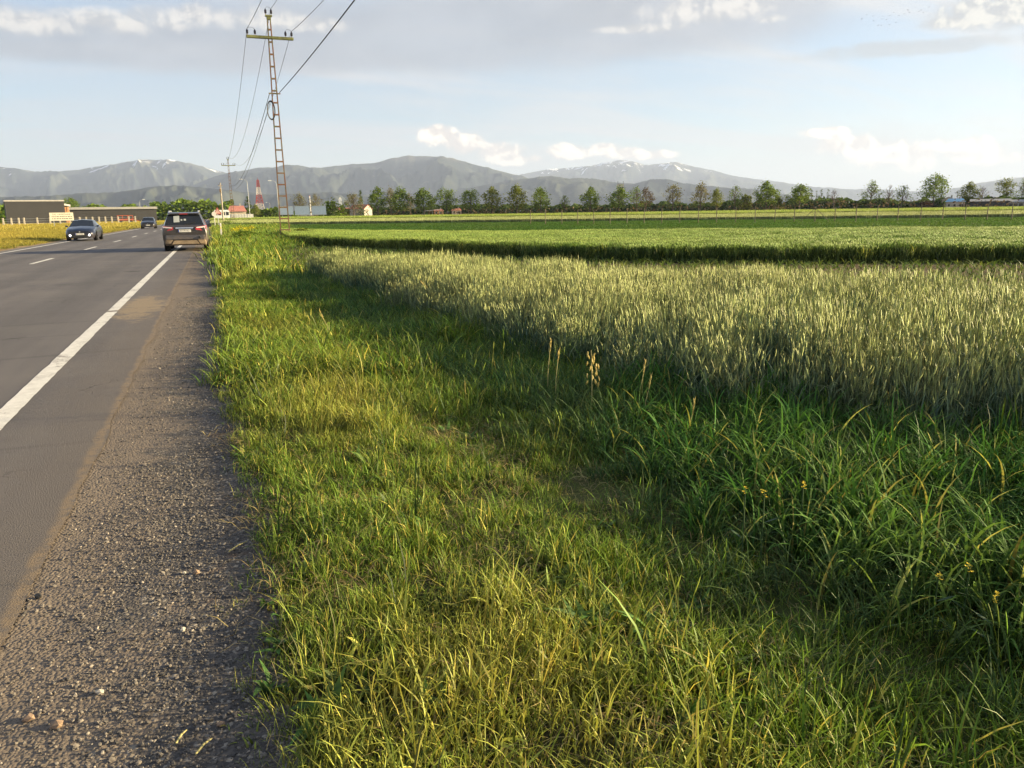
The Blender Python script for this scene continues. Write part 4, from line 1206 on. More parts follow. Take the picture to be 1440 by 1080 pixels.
# the row runs from beside the billboards away to the right
RA, RB = Vector((38, 330, 0)), Vector((330, 228, 0))
def on_row(px, back=0.0):
    d = azray(px); e = RB-RA
    # intersection of the viewing direction with the row line
    den = d.x*e.y-d.y*e.x
    s = (RA.x*e.y-RA.y*e.x)/den
    return d*(s+back)
LBL = {'green': 'full green roadside tree in the long tree row before the blue mountains',
       'mixed': 'yellow-green roadside tree in the long tree row before the blue mountains',
       'twin': 'green tree with two pointed tops in the long tree row',
       'sparse': 'thin pale tree with see-through crown in the long tree row',
       'thin': 'sparse green tree with open branches in the long tree row',
       'bare': 'nearly bare tree with thin twigs in the long tree row'}
ROW = [(422, 272, 'sparse', 1.1, 25), (445, 272, 'sparse', .9, 25), (498, 270, 'sparse', 1.2, 5), (532, 264, 'green', 1.1, 0), (550, 264, 'sparse', .9, 25), (563, 264, 'green', 1.15, 0),
       (577, 271, 'sparse', .9, 25), (596, 265, 'green', 1.35, 0), (629, 264, 'twin', 1.15, 0), (662, 266, 'twin', 1.1, 0), (692, 264, 'mixed', 1.15, 0), (727, 261, 'mixed', 1.25, 0), (760, 264, 'green', 1.2, 0),
       (794, 274, 'thin', 1.0, 0), (830, 264, 'green', 1.2, 0), (870, 263, 'green', 1.3, 0), (895, 263, 'thin', 1.1, 10), (946, 258, 'sparse', 1.1, 0), (985, 257, 'sparse', 1.15, 0), (1007, 265, 'mixed', .9, 8), (1033, 261, 'thin', 1.0, 0),
       (1124, 259, 'green', 1.3, 0), (1172, 264, 'bare', 1.0, 20), (1224, 255, 'thin', 1.2, 0), (1249, 258, 'bare', 1.0, 15),
       (1268, 260, 'thin', 1.2, 0), (1362, 257, 'mixed', 1.2, 0), (1380, 260, 'bare', 1.2, 10), (1436, 253, 'thin', 1.0, 0), (1480, 256, 'green', 1.2, 0), (1520, 252, 'mixed', 1.1, 0)]
OWN = {532: 'full green tree beside the pale gabled house in the tree row', 563: 'full green tree with a pale thin tree close on either side', 596: 'widest dark green tree of the row, over the white-roofed shelter',
       760: 'full green tree standing behind the first thin wire posts', 830: 'full green tree with a pair of hay bales before it', 870: 'full green tree hiding the foot of the distant tower block', 1124: 'full green tree next to the slim dark poplars',
       422: 'pale thin tree rising behind the middle billboard', 445: 'pale thin tree rising behind the billboard beside the green bush', 498: 'pale thin tree next to the narrow dark conifer', 550: 'pale thin tree showing between two full green trees',
       577: 'low pale tree squeezed against the widest dark green tree', 946: 'pale see-through tree beside the brownish half-leafless tree', 985: 'pale see-through tree beside a small yellow-green tree', 794: 'small sparse tree alone in the widest gap of the row',
       895: 'sparse green tree crowded by the brownish half-leafless tree', 1007: 'small yellow-green tree leaning to a pale see-through tree', 1033: 'sparse green tree above the rounded yellow-green bush', 1362: 'yellow-green tree standing over the bright blue roof',
       1172: 'nearly bare tree just right of the slim poplars', 1380: 'nearly bare tree above the long dark shed', 1249: 'nearly bare twiggy tree between two sparse green trees', 629: 'green tree with two pointed tops near the white-roofed shelter'}
for px, py, key, wd, back in ROW:
    p = on_row(px, back)
    tree('roadside_tree', key, p, hgt(px, py, p.length)/0.985, wd, OWN.get(px, LBL[key]), 'tree', {'green': 'full green trees of the row', 'mixed': 'yellow-green trees of the row', 'twin': 'twin-topped trees of the row', 'sparse': 'pale thin trees of the row', 'thin': 'sparse green trees of the row', 'bare': 'bare trees of the row'}[key])
def one(name, key, px, py, wd, back, label, cat='tree', group=None):
    p = on_row(px, back)
    return tree(name, key, p, hgt(px, py, p.length)/0.985, wd, label, cat, group)
one('broad_tree', 'broad', 1312, 246.5, 1.0, 0, 'tallest broad-crowned tree of the row, beside a dark red bush')
one('dense_tree', 'green', 1077, 256, 1.35, -4, 'dense dark green tree with foliage down to the ground beside a yellowish bush')
one('round_tree', 'round', 1413, 252, 1.0, 0, 'lollipop-shaped yellow-green tree on a bare trunk near the grey sheds')
one('brown_tree', 'brown', 908, 263, 1.1, 4, 'brownish half-leafless tree crowded against a sparse green tree')
one('conifer', 'conifer', 508, 268, .7, 10, 'narrow dark conifer rising behind the red-roofed house', 'tree')
for px, py in ((1140, 266), (1147, 268), (1153.5, 266), (1163, 266)):
    d = azray(px)*520
    tree('poplar_tree', 'poplar', d, hgt(px, py, 520), 1.0, 'slim dark column-shaped poplar beyond the tree row', 'tree', 'slim dark poplars')
one('yellow_bush', 'yellow_bush', 1048, 276, .6, 2, 'rounded yellow-green bush under the pale trees of the row', 'bush')
one('yellow_bush', 'yellow_bush', 1093, 278, .55, 2, 'yellowish bush leaning on the dense dark green tree', 'bush')
one('red_bush', 'red_bush', 1302, 284, 1.5, -6, 'low dark red bush at the foot of the tallest tree', 'bush')
one('green_bush', 'bush', 1330, 283, 1.0, -4, 'low green bush on the field edge right of the dark red bush', 'bush')
one('green_bush', 'bush', 468, 284, .9, 5, 'green bush next to the last blue billboard', 'bush')
for px, py, dd, key, lab in ((100, 278.5, 320, 'broad', 'broad green tree rising behind the gap between the dark warehouses'),):
    d = azray(px)*dd
    tree('warehouse_tree', key, d, hgt(px, py, dd), 1.15, lab)
for px, py, dd, key, lab in ((350, 276, 420, 'conifer', 'tall light green conifer beside the house with pink-red roof'), (360, 287, 400, 'mixed', 'bushy yellow-green tree between the pink-red house and the striped mast')):
    d = azray(px)*dd
    tree('garden_tree', key, d, hgt(px, py, dd), 1.0, lab)

# --- wooded belt behind the row and along the left: one leafy mass
def wood(name, spans, mat, seed, label, size, per_m):
    r = np.random.default_rng(seed); C = []
    for (p0, y0, p1, y1, dist) in spans:
        L = abs(p1-p0)/1080*dist*1.05; n = int(L*per_m)
        q = r.uniform(0, 1, n); px = p0+(p1-p0)*q
        lum = fbm(px*0.09, px*0+seed, seed+3, 4)
        top = np.array([hgt(a, b, dist) for a, b in zip(px, y0+(y1-y0)*q)])*(0.55+0.75*lum)
        z = top*r.uniform(0, 1, n)**0.85
        for a, zz in zip(px, z):
            d = azray(a)*(dist+r.uniform(-10, 10)); C.append((d.x, d.y, zz))
    v, f, c = leaf_quads(r, np.array(C), size, 0.3)
    return tag(link(name, mesh_np(name, v, f, mat, {'col': c})), label, 'woodland', kind='stuff')
wood('far_wood', [(-80, 283, 22, 284, 330), (20, 284, 120, 290, 420), (120, 289, 215, 288, 460), (213, 281, 330, 285, 420), (330, 292, 420, 294, 420)], M_leaf, 801, 'dark green wood behind the warehouses and along the road', 0.8, 80)
wood('far_wood', [(455, 293, 600, 290, 430), (600, 289, 900, 287, 420), (900, 285, 1110, 282, 410), (1110, 279, 1300, 280, 400), (1300, 280, 1520, 272, 390)], M_leaf_dark, 802, 'dark scrub and hedges behind the tree row', 0.75, 80)
wood('far_wood', [(430, 295, 900, 289, 350), (900, 289, 1290, 281, 330), (1340, 281, 1540, 275, 330)], M_leaf_brown, 803, 'brownish low scrub under the tree row', 0.45, 5)

# ------------------------------------------------------------------ power line
M_steel = pbr('pole_steel', (0.15, 0.155, 0.085), 0.8, vary=0.3, vscale=2.0, rust=(0.20, 0.09, 0.05), rust_amt=0.52)
M_arm = pbr('arm_paint', (0.19, 0.20, 0.07), 0.7, vary=0.35, vscale=3.0)
M_porc = pbr('brown_porcelain', (0.035, 0.033, 0.045), 0.25, vary=0.2)
M_wire = pbr('wire', (0.06, 0.06, 0.065), 0.5, vary=0.1)
M_coil = pbr('cable_jacket', (0.02, 0.02, 0.022), 0.6, vary=0.1)
def lattice_pole(loc, H, label, coil, group=None):
    o = empty('lattice_pole', loc)
    b0, b1 = 0.31, 0.10     # half spacing of the two channels at foot and top
    def xat(z): return b0+(b1-b0)*z/H
    for sgn in (-1, 1):
        mb = MB()
        a = Vector((sgn*b0, 0, -0.3)); b = Vector((sgn*b1, 0, H))
        mb.bar(a, b, 0.022, 0.05, 4, 0.020, ref=(0, 1, 0))
        for fy in (-0.05, 0.05):
            mb.bar(a+Vector((-sgn*0.025, fy, 0)), b+Vector((-sgn*0.025, fy, 0)), 0.026, 0.007, 4, ref=(0, 1, 0))
        mb.build('leg', M_steel, o)
    n = 18
    for k in range(n):
        z = 0.55+(H-1.3)*k/(n-1); x = xat(z)
        MB().box(-x-0.01, x+0.01, -0.062, -0.052, z-0.045, z+0.045).box(-x-0.01, x+0.01, 0.052, 0.062, z-0.045, z+0.045).build('rung', M_steel, o)
    MB().box(-0.21, 0.21, -0.10, 0.10, H, H+0.10).box(-0.13, 0.13, -0.08, 0.08, H-0.18, H-0.002).build('pole_cap', M_arm, o, bevel=0.01)
    za = H-1.22
    mb = MB().box(-1.42, 1.42, -0.13, -0.070, za-0.075, za+0.075).box(-1.42, 1.42, 0.070, 0.13, za-0.075, za+0.075)
    for x in (-1.38, 0, 1.38): mb.box(x-0.04, x+0.04, -0.068, 0.068, za-0.05, za+0.05)
    mb.build('crossarm', M_arm, o, bevel=0.008)
    tops = []
    for x, z in ((-1.36, za+0.077), (-0.90, za+0.077), (0.95, za+0.077), (1.32, za+0.077), (-0.17, H+0.102), (0.17, H+0.102)):
        ins = MB().bar((x, 0, z), (x, 0, z+0.10), 0.018, n=8).build('pin', M_steel, o)
        i2 = MB().lathe([(0.03, z+0.08), (0.075, z+0.10), (0.05, z+0.13), (0.085, z+0.16), (0.055, z+0.20), (0.08, z+0.23), (0.06, z+0.29), (0.035, z+0.33), (0.03, z+0.36)], 12, c=(x, 0, 0)).build('insulator', M_porc, o, smooth=50)
        tops.append(Vector(loc)+Vector((x, 0, z+0.37)))
    # jumpers between the paired insulators
    for a, b in ((0, 1), (2, 3), (4, 5)):
        p, q = tops[a]-Vector(loc), tops[b]-Vector(loc)
        MB().tube([p, p+(q-p)*0.3+Vector((0, 0.06, 0.12)), p+(q-p)*0.7+Vector((0, 0.06, 0.10)), q], 0.010, 5).build('jumper_wire', M_wire, o)
    if coil:
        c = Vector((-0.30, -0.16, 8.05)); mb = MB()
        for q in range(4):
            rr = 0.30+0.012*q; pts = []
            for k in range(25):
                a = 2*math.pi*k/24
                pts.append(c+Vector((math.cos(a)*rr*0.72, -0.02*q, math.sin(a)*rr*1.75)))
            mb.tube(pts, 0.022, 6)
        mb.build('cable_coil', M_coil, o, smooth=60)
        MB().box(-0.36, 0.36, -0.115, -0.066, 9.05, 9.13).build('cable_bracket', M_steel, o)
    tag(o, label, 'power pole', group)
    return tops, za
P1 = Vector((4.50, 54.0, 0)); P2 = Vector((4.40, 180.0, 0)); P0 = Vector((4.6, -72.0, 0))
T1, za1 = lattice_pole(P1, 13.65, 'tall rusty lattice power pole with ladder-like rungs and a coil of black cable', True)
T2, za2 = lattice_pole(P2, 13.2, 'far lattice power pole standing beside the pink-red roofed house', False)
T0, za0 = lattice_pole(P0, 13.65, 'lattice power pole behind the viewer on the same verge', False)
def cable(name, a, b, sag, r, mat, label, group, n=40):
    a = Vector(a); b = Vector(b)
    pts = [a.lerp(b, k/n)-Vector((0, 0, 4*sag*(k/n)*(1-k/n))) for k in range(n+1)]
    o = MB().tube(pts, r, 5).build(name, mat, None, smooth=80)
    return tag(o, label, 'power line', group)
for (i, sag) in ((0, 3.9), (5, 3.9), (3, 3.9)):
    cable('power_line', T1[i], T0[i], sag, 0.014, M_wire, {0: 'thin bare wire rising overhead from the roadside end of the crossarm', 5: 'thin bare wire rising overhead from the cap of the tall lattice pole', 3: 'thin bare wire rising overhead from the field end of the crossarm'}[i], 'power wires')
    cable('power_line', T1[i], T2[i], sag*0.8, 0.014, M_wire, {0: 'thin wire from the roadside crossarm end to the far lattice pole', 5: 'thin wire from the pole cap to the far lattice pole', 3: 'thin wire from the field end of the crossarm to the far lattice pole'}[i], 'power wires')
cable('telecom_cable', P1+Vector((0.30, -0.12, 9.16)), P0+Vector((0.30, 0.1, 9.16)), 1.6, 0.022, M_coil, 'thick black cable rising overhead from the middle of the lattice pole', 'black cables')
cable('telecom_cable', P1+Vector((-0.30, 0.12, 9.10)), P2+Vector((-0.30, -0.1, 8.3)), 2.4, 0.020, M_coil, 'thick black cable sagging from the coil towards the far pole', 'black cables')
cable('telecom_cable', P1+Vector((-0.34, 0.05, 8.5)), P2+Vector((-0.34, -0.1, 7.9)), 2.6, 0.014, M_coil, 'thinner black cable sagging below the thick one towards the far pole', 'black cables')

# wooden pole, street lamps, road signs by the far verge
M_wood = pbr('grey_wood', (0.42, 0.36, 0.28), 0.85, vary=0.25, vscale=2.0)
M_galv = pbr('galvanised', (0.45, 0.46, 0.47), 0.45, metal=0.4, vary=0.12)
M_white = pbr('white_plastic', (0.80, 0.80, 0.78), 0.45, vary=0.06)
M_white2 = pbr('weathered_white', (0.72, 0.69, 0.62), 0.7, vary=0.12)
w = empty('wooden_pole', (2.45, 185, 0))
MB().tube([(0, 0, -0.4), (0, 0, 4.5), (0.02, 0, 8.6)], [0.20, 0.17, 0.13], 10).build('post', M_wood, w, smooth=60)
MB().box(-0.45, 0.45, -0.22, -0.13, 7.9, 8.02).build('crossarm', M_wood, w)
for x in (-0.36, 0.36):
    MB().lathe([(0.03, 8.02), (0.07, 8.06), (0.05, 8.11), (0.07, 8.16), (0.03, 8.24)], 10, c=(x, -0.17, 0)).build('insulator', M_porc, w, smooth=50)
MB().box(-0.25, 0.05, -0.33, -0.145, 6.6, 7.3).build('junction_box', M_steel, w)
tag(w, 'pale wooden pole standing by the road beyond the parked car', 'pole')
def street_lamp(px, py, dist, H, side, label):
    d = azray(px)*dist; H = hgt(px, py, dist)
    o = empty('street_lamp', (d.x-side*1.6, d.y, 0))
    MB().tube([(0, 0, -0.3), (0, 0, H-0.8)], [0.09, 0.055], 8).build('post', M_galv, o, smooth=60)
    MB().tube([(0, 0, H-0.82), (side*0.3, 0, H-0.25), (side*0.9, 0, H-0.04), (side*1.3, 0, H)], [0.05, 0.045, 0.04, 0.04], 8).build('arm', M_galv, o, smooth=60)
    MB().add([(side*1.15, -.16, H-.09), (side*2.05, -.12, H-.05), (side*2.05, .12, H-.05), (side*1.15, .16, H-.09), (side*1.2, -.12, H+.10), (side*1.95, -.07, H+.07), (side*1.95, .07, H+.07), (side*1.2, .12, H+.10)],
             [(0, 3, 2, 1), (4, 5, 6, 7), (0, 1, 5, 4), (1, 2, 6, 5), (2, 3, 7, 6), (3, 0, 4, 7)]).build('lamp_head', M_white, o, bevel=0.02)
    return tag(o, label, 'street lamp')
street_lamp(343, 252, 230, 9, -1, 'street lamp with white head below the sagging black cables')
street_lamp(383, 254, 205, 9, -1, 'street lamp with white head seen just left of the lattice pole legs')
street_lamp(205, 280.5, 330, 9, 1, 'street lamp on the far roadside before the red-framed entrance')
street_lamp(376, 284.5, 420, 9, -1, 'small distant street lamp beside the red and white mast')
M_sign_r = pbr('sign_red', (0.50, 0.12, 0.08), 0.5, vary=0.1)
M_sign_w = pbr('sign_face', (0.66, 0.42, 0.34), 0.6, vary=0.1)
s = empty('warning_sign', (0.9, 120, 0))
MB().tube([(0, 0, -0.2), (0, 0, 2.5)], 0.035, 8).build('post', M_galv, s)
MB().add([(-.55, -.05, 1.75), (.55, -.05, 1.75), (0, -.05, 2.75), (-.55, -.03, 1.75), (.55, -.03, 1.75), (0, -.03, 2.75)], [(0, 1, 2), (3, 5, 4), (0, 3, 4, 1), (1, 4, 5, 2), (2, 5, 3, 0)]).build('sign_plate', M_sign_r, s)
MB().add([(-.36, -.056, 1.86), (.36, -.056, 1.86), (0, -.056, 2.52), (-.36, -.0505, 1.86), (.36, -.0505, 1.86), (0, -.0505, 2.52)], [(0, 1, 2), (3, 5, 4), (0, 3, 4, 1), (1, 4, 5, 2), (2, 5, 3, 0)]).build('sign_face', M_sign_w, s)
tag(s, 'triangular red-edged warning sign on a post beyond the parked car', 'road sign')
s = empty('round_sign', (0.35, 104, 0))
MB().tube([(0, 0, -0.2), (0, 0, 2.05)], 0.035, 8).build('post', M_white2, s)
MB().lathe([(0.28, -0.05), (0.28, -0.03)], 20, 'y', (0, 0, 1.75)).build('sign_plate', M_white2, s)
tag(s, 'pale round sign on a short post right of the parked car', 'road sign')
M_yel = pbr('yellow_reflector', (0.75, 0.66, 0.25), 0.5, vary=0.1)
s = empty('marker_post', (0.55, 58, 0))
MB().add([(-.06, -.05, 0), (.06, -.05, 0), (.06, .05, 0), (-.06, .05, 0), (-.05, -.04, .95), (.05, -.04, .95), (.05, .04, 1.02), (-.05, .04, 1.02)],
         [(0, 3, 2, 1), (4, 5, 6, 7), (0, 1, 5, 4), (1, 2, 6, 5), (2, 3, 7, 6), (3, 0, 4, 7)]).build('post', M_white2, s, bevel=0.01)
MB().box(-.045, .045, -.055, -.047, .62, .80).build('reflector', M_yel, s)
tag(s, 'short white plastic marker post at the grass edge beside the parked car', 'marker post')

# ------------------------------------------------------------------ wire posts in the green field
M_post = pbr('post_wood', (0.20, 0.17, 0.11), 0.9, vary=0.3, vscale=5.0)
PX = [746, 767, 790, 812.5, 835, 858, 882, 906, 931, 956, 982.5, 1008, 1035, 1062.6, 1090.5, 1118, 1147, 1175, 1205, 1234.6, 1264, 1296, 1327, 1359, 1390, 1425, 1460, 1497]
PA, PB_ = Vector((30.5, 75.5, 0)), Vector((66.5, 49.0, 0))
e = PB_-PA
prev = None
for k, px in enumerate(PX):
    d = azray(px); s = (PA.x*e.y-PA.y*e.x)/(d.x*e.y-d.y*e.x); p = d*s
    H = random.uniform(1.52, 1.72); lean = random.uniform(-0.03, 0.03)
    if px == 1147:
        o = empty('brace_post', p)
        MB().tube([(0, 0, -0.3), (lean, 0, H)], [0.05, 0.042], 7).build('post', M_post, o, smooth=60)
        for sg in (-1, 1):
            MB().tube([Vector((0, 0, 1.45)), Vector((sg*1.15, -sg*0.9, 0.0))], 0.028, 6).build('brace', M_post, o, smooth=60)
        tag(o, 'wire post with two slanting braces in the green field', 'post')
    else:
        o = tag(MB().tube([(0, 0, -0.3), (lean*0.5, 0, H*0.5), (lean, 0, H)], [0.045, 0.042, 0.038], 7).build('wire_post', M_post, None, smooth=60), 'thin grey wooden post of the wire row in the green field', 'post', 'thin posts of the wire row')
        o.location = p
    top = Vector((p.x+lean, p.y, H-0.12))
    if prev is not None:
        cable('post_wire', prev, top, 0.03, 0.004, M_wire, 'thin wire strung between neighbouring posts in the green field', 'wires of the post row', 4)
    prev = top

# ------------------------------------------------------------------ buildings
M_clad = pbr('dark_cladding', (0.048, 0.047, 0.048), 0.75, vary=0.05, vscale=0.3)
M_trim = pbr('pale_trim', (0.42, 0.40, 0.37), 0.6, vary=0.08)
M_roofgrey = pbr('grey_roof_sheet', (0.36, 0.35, 0.33), 0.6, vary=0.1)
M_brick = pbr('orange_panel', (0.52, 0.27, 0.13), 0.8, vary=0.15)
M_cream = pbr('cream_plaster', (0.62, 0.53, 0.40), 0.85, vary=0.08)
M_red = pbr('red_steel', (0.52, 0.10, 0.04), 0.55, vary=0.12)
M_glassd = pbr('dark_window', (0.03, 0.035, 0.04), 0.15, vary=0.1)
M_redroof = pbr('red_tiles', (0.42, 0.15, 0.09), 0.85, vary=0.2, vscale=1.0)
M_pinkroof = pbr('pink_red_roof', (0.50, 0.20, 0.15), 0.8, vary=0.15)
M_blueroof = pbr('blue_roof', (0.12, 0.32, 0.55), 0.5, vary=0.1)
M_white3 = pbr('white_plaster', (0.70, 0.67, 0.62), 0.85, vary=0.08)
M_conc = pbr('concrete', (0.42, 0.39, 0.34), 0.9, vary=0.15)
def frame_at(name, px, dist, rz=None):
    d = azray(px)*dist
    o = empty(name, (d.x, d.y, 0), -math.atan2(d.x, d.y) if rz is None else rz)   # local +Y points away from the viewer
    return o
def wpx(n, dist): return n/1080.0*dist
# tall dark warehouse
D1 = 240
o = frame_at('warehouse', 52, D1, -math.atan2(azray(52).x, azray(52).y)+R(2))
Wd = wpx(59, D1)/math.cos(R(35))/1.0*0.83; H1 = hgt(52, 281.3, D1)
MB().box(-Wd/2, Wd/2, 0, 26, 0, H1-0.35).build('wall', M_clad, o)
n = 26
for k in range(n):      # upright cladding sheets on the long face
    x0 = -Wd/2+Wd*k/n
    MB().box(x0+0.02, x0+Wd/n-0.04, -0.05, -0.003, 0.1, H1-0.40).build('cladding_panel', M_clad, o)
MB().box(-Wd/2-0.12, Wd/2+0.12, -0.14, 26.1, H1-0.346, H1).build('roof', M_trim, o)
MB().box(Wd/2+0.004, Wd/2+0.05, 2, 8, 0, 4.2).build('side_door', M_trim, o)
tag(o, 'tall dark grey metal-clad warehouse behind the golden meadow', 'warehouse')
# annex with orange columns
D2 = 249
o = frame_at('warehouse_annex', 89, D2)
Wa = wpx(15, D2); Ha = hgt(89, 291, D2)
MB().box(-Wa/2, Wa/2, 1.0, 14, 0, Ha).build('wall', M_cream, o)
for k in range(5):
    x0 = -Wa/2+Wa*(k+0.5)/5
    MB().box(x0-0.25, x0+0.25, 0.4, 0.9, 0, Ha-0.003).build('column', M_brick, o)
MB().add([(-Wa/2-.4, 0.2, Ha+1.0), (Wa/2+.4, 0.2, Ha+.1), (Wa/2+.4, 14.2, Ha+.1), (-Wa/2-.4, 14.2, Ha+1.0), (-Wa/2-.4, 0.2, Ha+1.5), (Wa/2+.4, 0.2, Ha+.6), (Wa/2+.4, 14.2, Ha+.6), (-Wa/2-.4, 14.2, Ha+1.5)],
         [(0, 3, 2, 1), (4, 5, 6, 7), (0, 1, 5, 4), (1, 2, 6, 5), (2, 3, 7, 6), (3, 0, 4, 7)]).build('roof', M_white3, o)
tag(o, 'cream annex with orange columns between the two dark warehouses', 'building')
# long low warehouse
D3 = 275
o = frame_at('warehouse', 145, D3)
Wl = wpx(94, D3)*1.28; Hl = hgt(145, 291.2, D3)
MB().box(-Wl/2, Wl/2, 0, 20, 0, Hl-0.7).build('wall', M_clad, o)
n = 34
for k in range(n):
    x0 = -Wl/2+Wl*k/n
    MB().box(x0+0.02, x0+Wl/n-0.04, -0.05, -0.003, 0.1, Hl-0.75).build('cladding_panel', M_clad, o)
MB().box(-Wl/2-0.3, Wl/2+0.3, -0.5, 20.3, Hl-0.695, Hl).build('roof', M_roofgrey, o)
tag(o, 'long low dark warehouse with pale roof edge behind the oncoming cars', 'warehouse')
# red framed entrance and little white block
D4 = 290
o = frame_at('entrance_building', 207, D4)
MB().box(-wpx(6, D4), wpx(6.5, D4), 0.6, 6, 0, 2.2).build('base', M_white3, o)
h0 = 2.2; h1 = hgt(207, 293, D4)
for x in (-wpx(6, D4), wpx(6, D4)-.3): MB().box(x, x+.4, 0, .5, 0, h1).build('column', M_red, o)
MB().box(-wpx(6, D4)+.404, wpx(6, D4)-.304, 0, .5, h1-.6, h1).build('beam', M_red, o)
MB().box(-wpx(6, D4)+.404, wpx(6, D4)-.304, 0.55, .59, h0+.01, h1-.61).build('red_lattice', M_redroof, o)
for k in range(3): MB().box(-wpx(6, D4)+.404+k*.9, -wpx(6, D4)+.55+k*.9, 0.1, .4, 2.2, h1-.604).build('mullion', M_red, o)
tag(o, 'red steel framed entrance block at the end of the long warehouse', 'building')
o = frame_at('gatehouse', 197, D4+4)
MB().box(-wpx(4, D4), wpx(4, D4), 0, 4, 0, hgt(197, 294.5, D4)).build('wall', M_white3, o)
MB().box(-wpx(3, D4), wpx(3.2, D4), -0.03, -0.003, 0.5, 2.6).build('opening', M_glassd, o)
tag(o, 'small white gatehouse with dark opening next to the red entrance', 'building')
# concrete fence posts with panels before the warehouses; red low machine
M_fence = pbr('fence_concrete', (0.50, 0.45, 0.36), 0.9, vary=0.15)
fpx = [4, 15.5, 26, 33.5, 52, 70, 84, 112, 121, 130, 139, 148, 157, 166, 181, 190]
fp = []
for px in fpx:
    p = azray(px)*205; fp.append(p)
fo = empty('meadow_fence', fp[0])
for p in fp:
    q = p-fp[0]
    MB().box(q.x-.14, q.x+.14, q.y-.14, q.y+.14, 0, 1.75).build('fence_post', M_fence, fo)
for a, b in zip(fp[:-1], fp[1:]):
    a = a-fp[0]; b = b-fp[0]
    for z in (0.5, 1.0, 1.5):
        MB().bar(a+Vector((0, .2, z)), b+Vector((0, .2, z)), 0.02).build('rail', M_galv, fo)
tag(fo, 'pale post fence along the back of the golden meadow', 'fence')
o = frame_at('farm_trailer', 176, 215)
MB().box(-1.8, 1.8, -1.0, 1.0, 0.8, 1.15).build('bed', M_red, o)
for x in (-1.7, -.6, .6, 1.7): MB().box(x-.06, x+.06, -.95, -.85, 1.153, 1.9).build('stake', M_red, o)
MB().box(-1.75, 1.75, -.95, -.85, 1.903, 2.0).build('rail', M_red, o)
for x in (-1.1, 1.1): MB().lathe([(0.4, -.9), (0.45, -.85), (0.45, -.65), (0.4, -.6)], 16, 'y', (x, 0, .45)).build('wheel', M_coil, o)
MB().tube([(1.8, 0, .95), (3.1, 0, .6)], .06, 6).build('drawbar', M_red, o)
tag(o, 'low red farm trailer parked by the fence in front of the long warehouse', 'trailer')

# text helper
def text_mesh(s, size, mat, name, parent, loc, rot, sx=1.0):
    cu = bpy.data.curves.new('text', 'FONT'); cu.body = s; cu.size = size; cu.align_x = 'CENTER'; cu.align_y = 'CENTER'; cu.resolution_u = 2
    t = bpy.data.objects.new('text', cu); COL.objects.link(t)
    bpy.context.view_layer.update()
    me = bpy.data.meshes.new_from_object(t)
    bpy.data.objects.remove(t)
    me.materials.clear(); me.materials.append(mat)
    o = link(name, me, parent); o.location = loc; o.rotation_euler = rot; o.scale = (sx, 1, 1)
    return o
M_ink = pbr('sign_ink', (0.05, 0.045, 0.04), 0.6, vary=0.1)
M_board = pbr('sign_board', (0.72, 0.66, 0.52), 0.6, vary=0.05)
o = frame_at('site_sign', 87, 150)
b0, b1 = hgt(87, 310, 150), hgt(87, 299, 150); sw = wpx(22.5, 150)/2*1.1
MB().box(-sw, sw, -.04, .04, b0, b1).build('board', M_board, o)
for x in (-sw*.7, sw*.7): MB().box(x-.05, x+.05, .045, .14, -0.2, b1-.1).build('leg', M_galv, o)
bh = b1-b0
text_mesh('DE VANZARE', bh*.30, M_ink, 'lettering', o, (0, -.046, b0+bh*.76), (R(90), 0, 0), 1.15)
rr = random.Random(4)
for row, zc in ((0, .48), (1, .22)):     # two further lines, too small to read in the photograph
    x = -sw*.84
    while x < sw*.80:
        L = rr.uniform(.04, .13)*sw*1.6
        MB().box(x, min(x+L, sw*.88), -.046, -.0405, b0+bh*(zc-.05), b0+bh*(zc+.05)).build('print_line', M_ink, o)
        x += L+rr.uniform(.03, .07)*sw
tag(o, 'cream site sign with three lines of dark lettering before the warehouses', 'sign')

# billboards, seen from behind
M_bb = pbr('billboard_back', (0.30, 0.38, 0.50), 0.6, vary=0.06)
for k, (px, y0, y1, w_) in enumerate(((403, 290.4, 301.6, 17), (425.4, 290, 301.8, 18), (449, 289.8, 301.5, 17.5))):
    D = 285
    o = frame_at('billboard', px, D)
    W_ = wpx(w_, D)/2*1.05; b0, b1 = hgt(px, y1, D), hgt(px, y0, D)
    MB().box(-W_, W_, -.06, .06, b0, b1).build('panel', M_bb, o)
    MB().box(-W_-.08, W_+.08, -.10, .10, b1+.003, b1+.12).box(-W_-.08, W_+.08, -.10, .10, b0-.12, b0-.003).build('frame', M_galv, o)
    for x in (-W_*.6, W_*.6): MB().box(x-.09, x+.09, .064, .24, -0.2, b1-.2).build('leg', M_galv, o)
    tag(o, ('blue-grey billboard back seen through the legs of the lattice pole', 'blue-grey billboard back standing between the other two', 'blue-grey billboard back beside the green bush')[k], 'billboard')

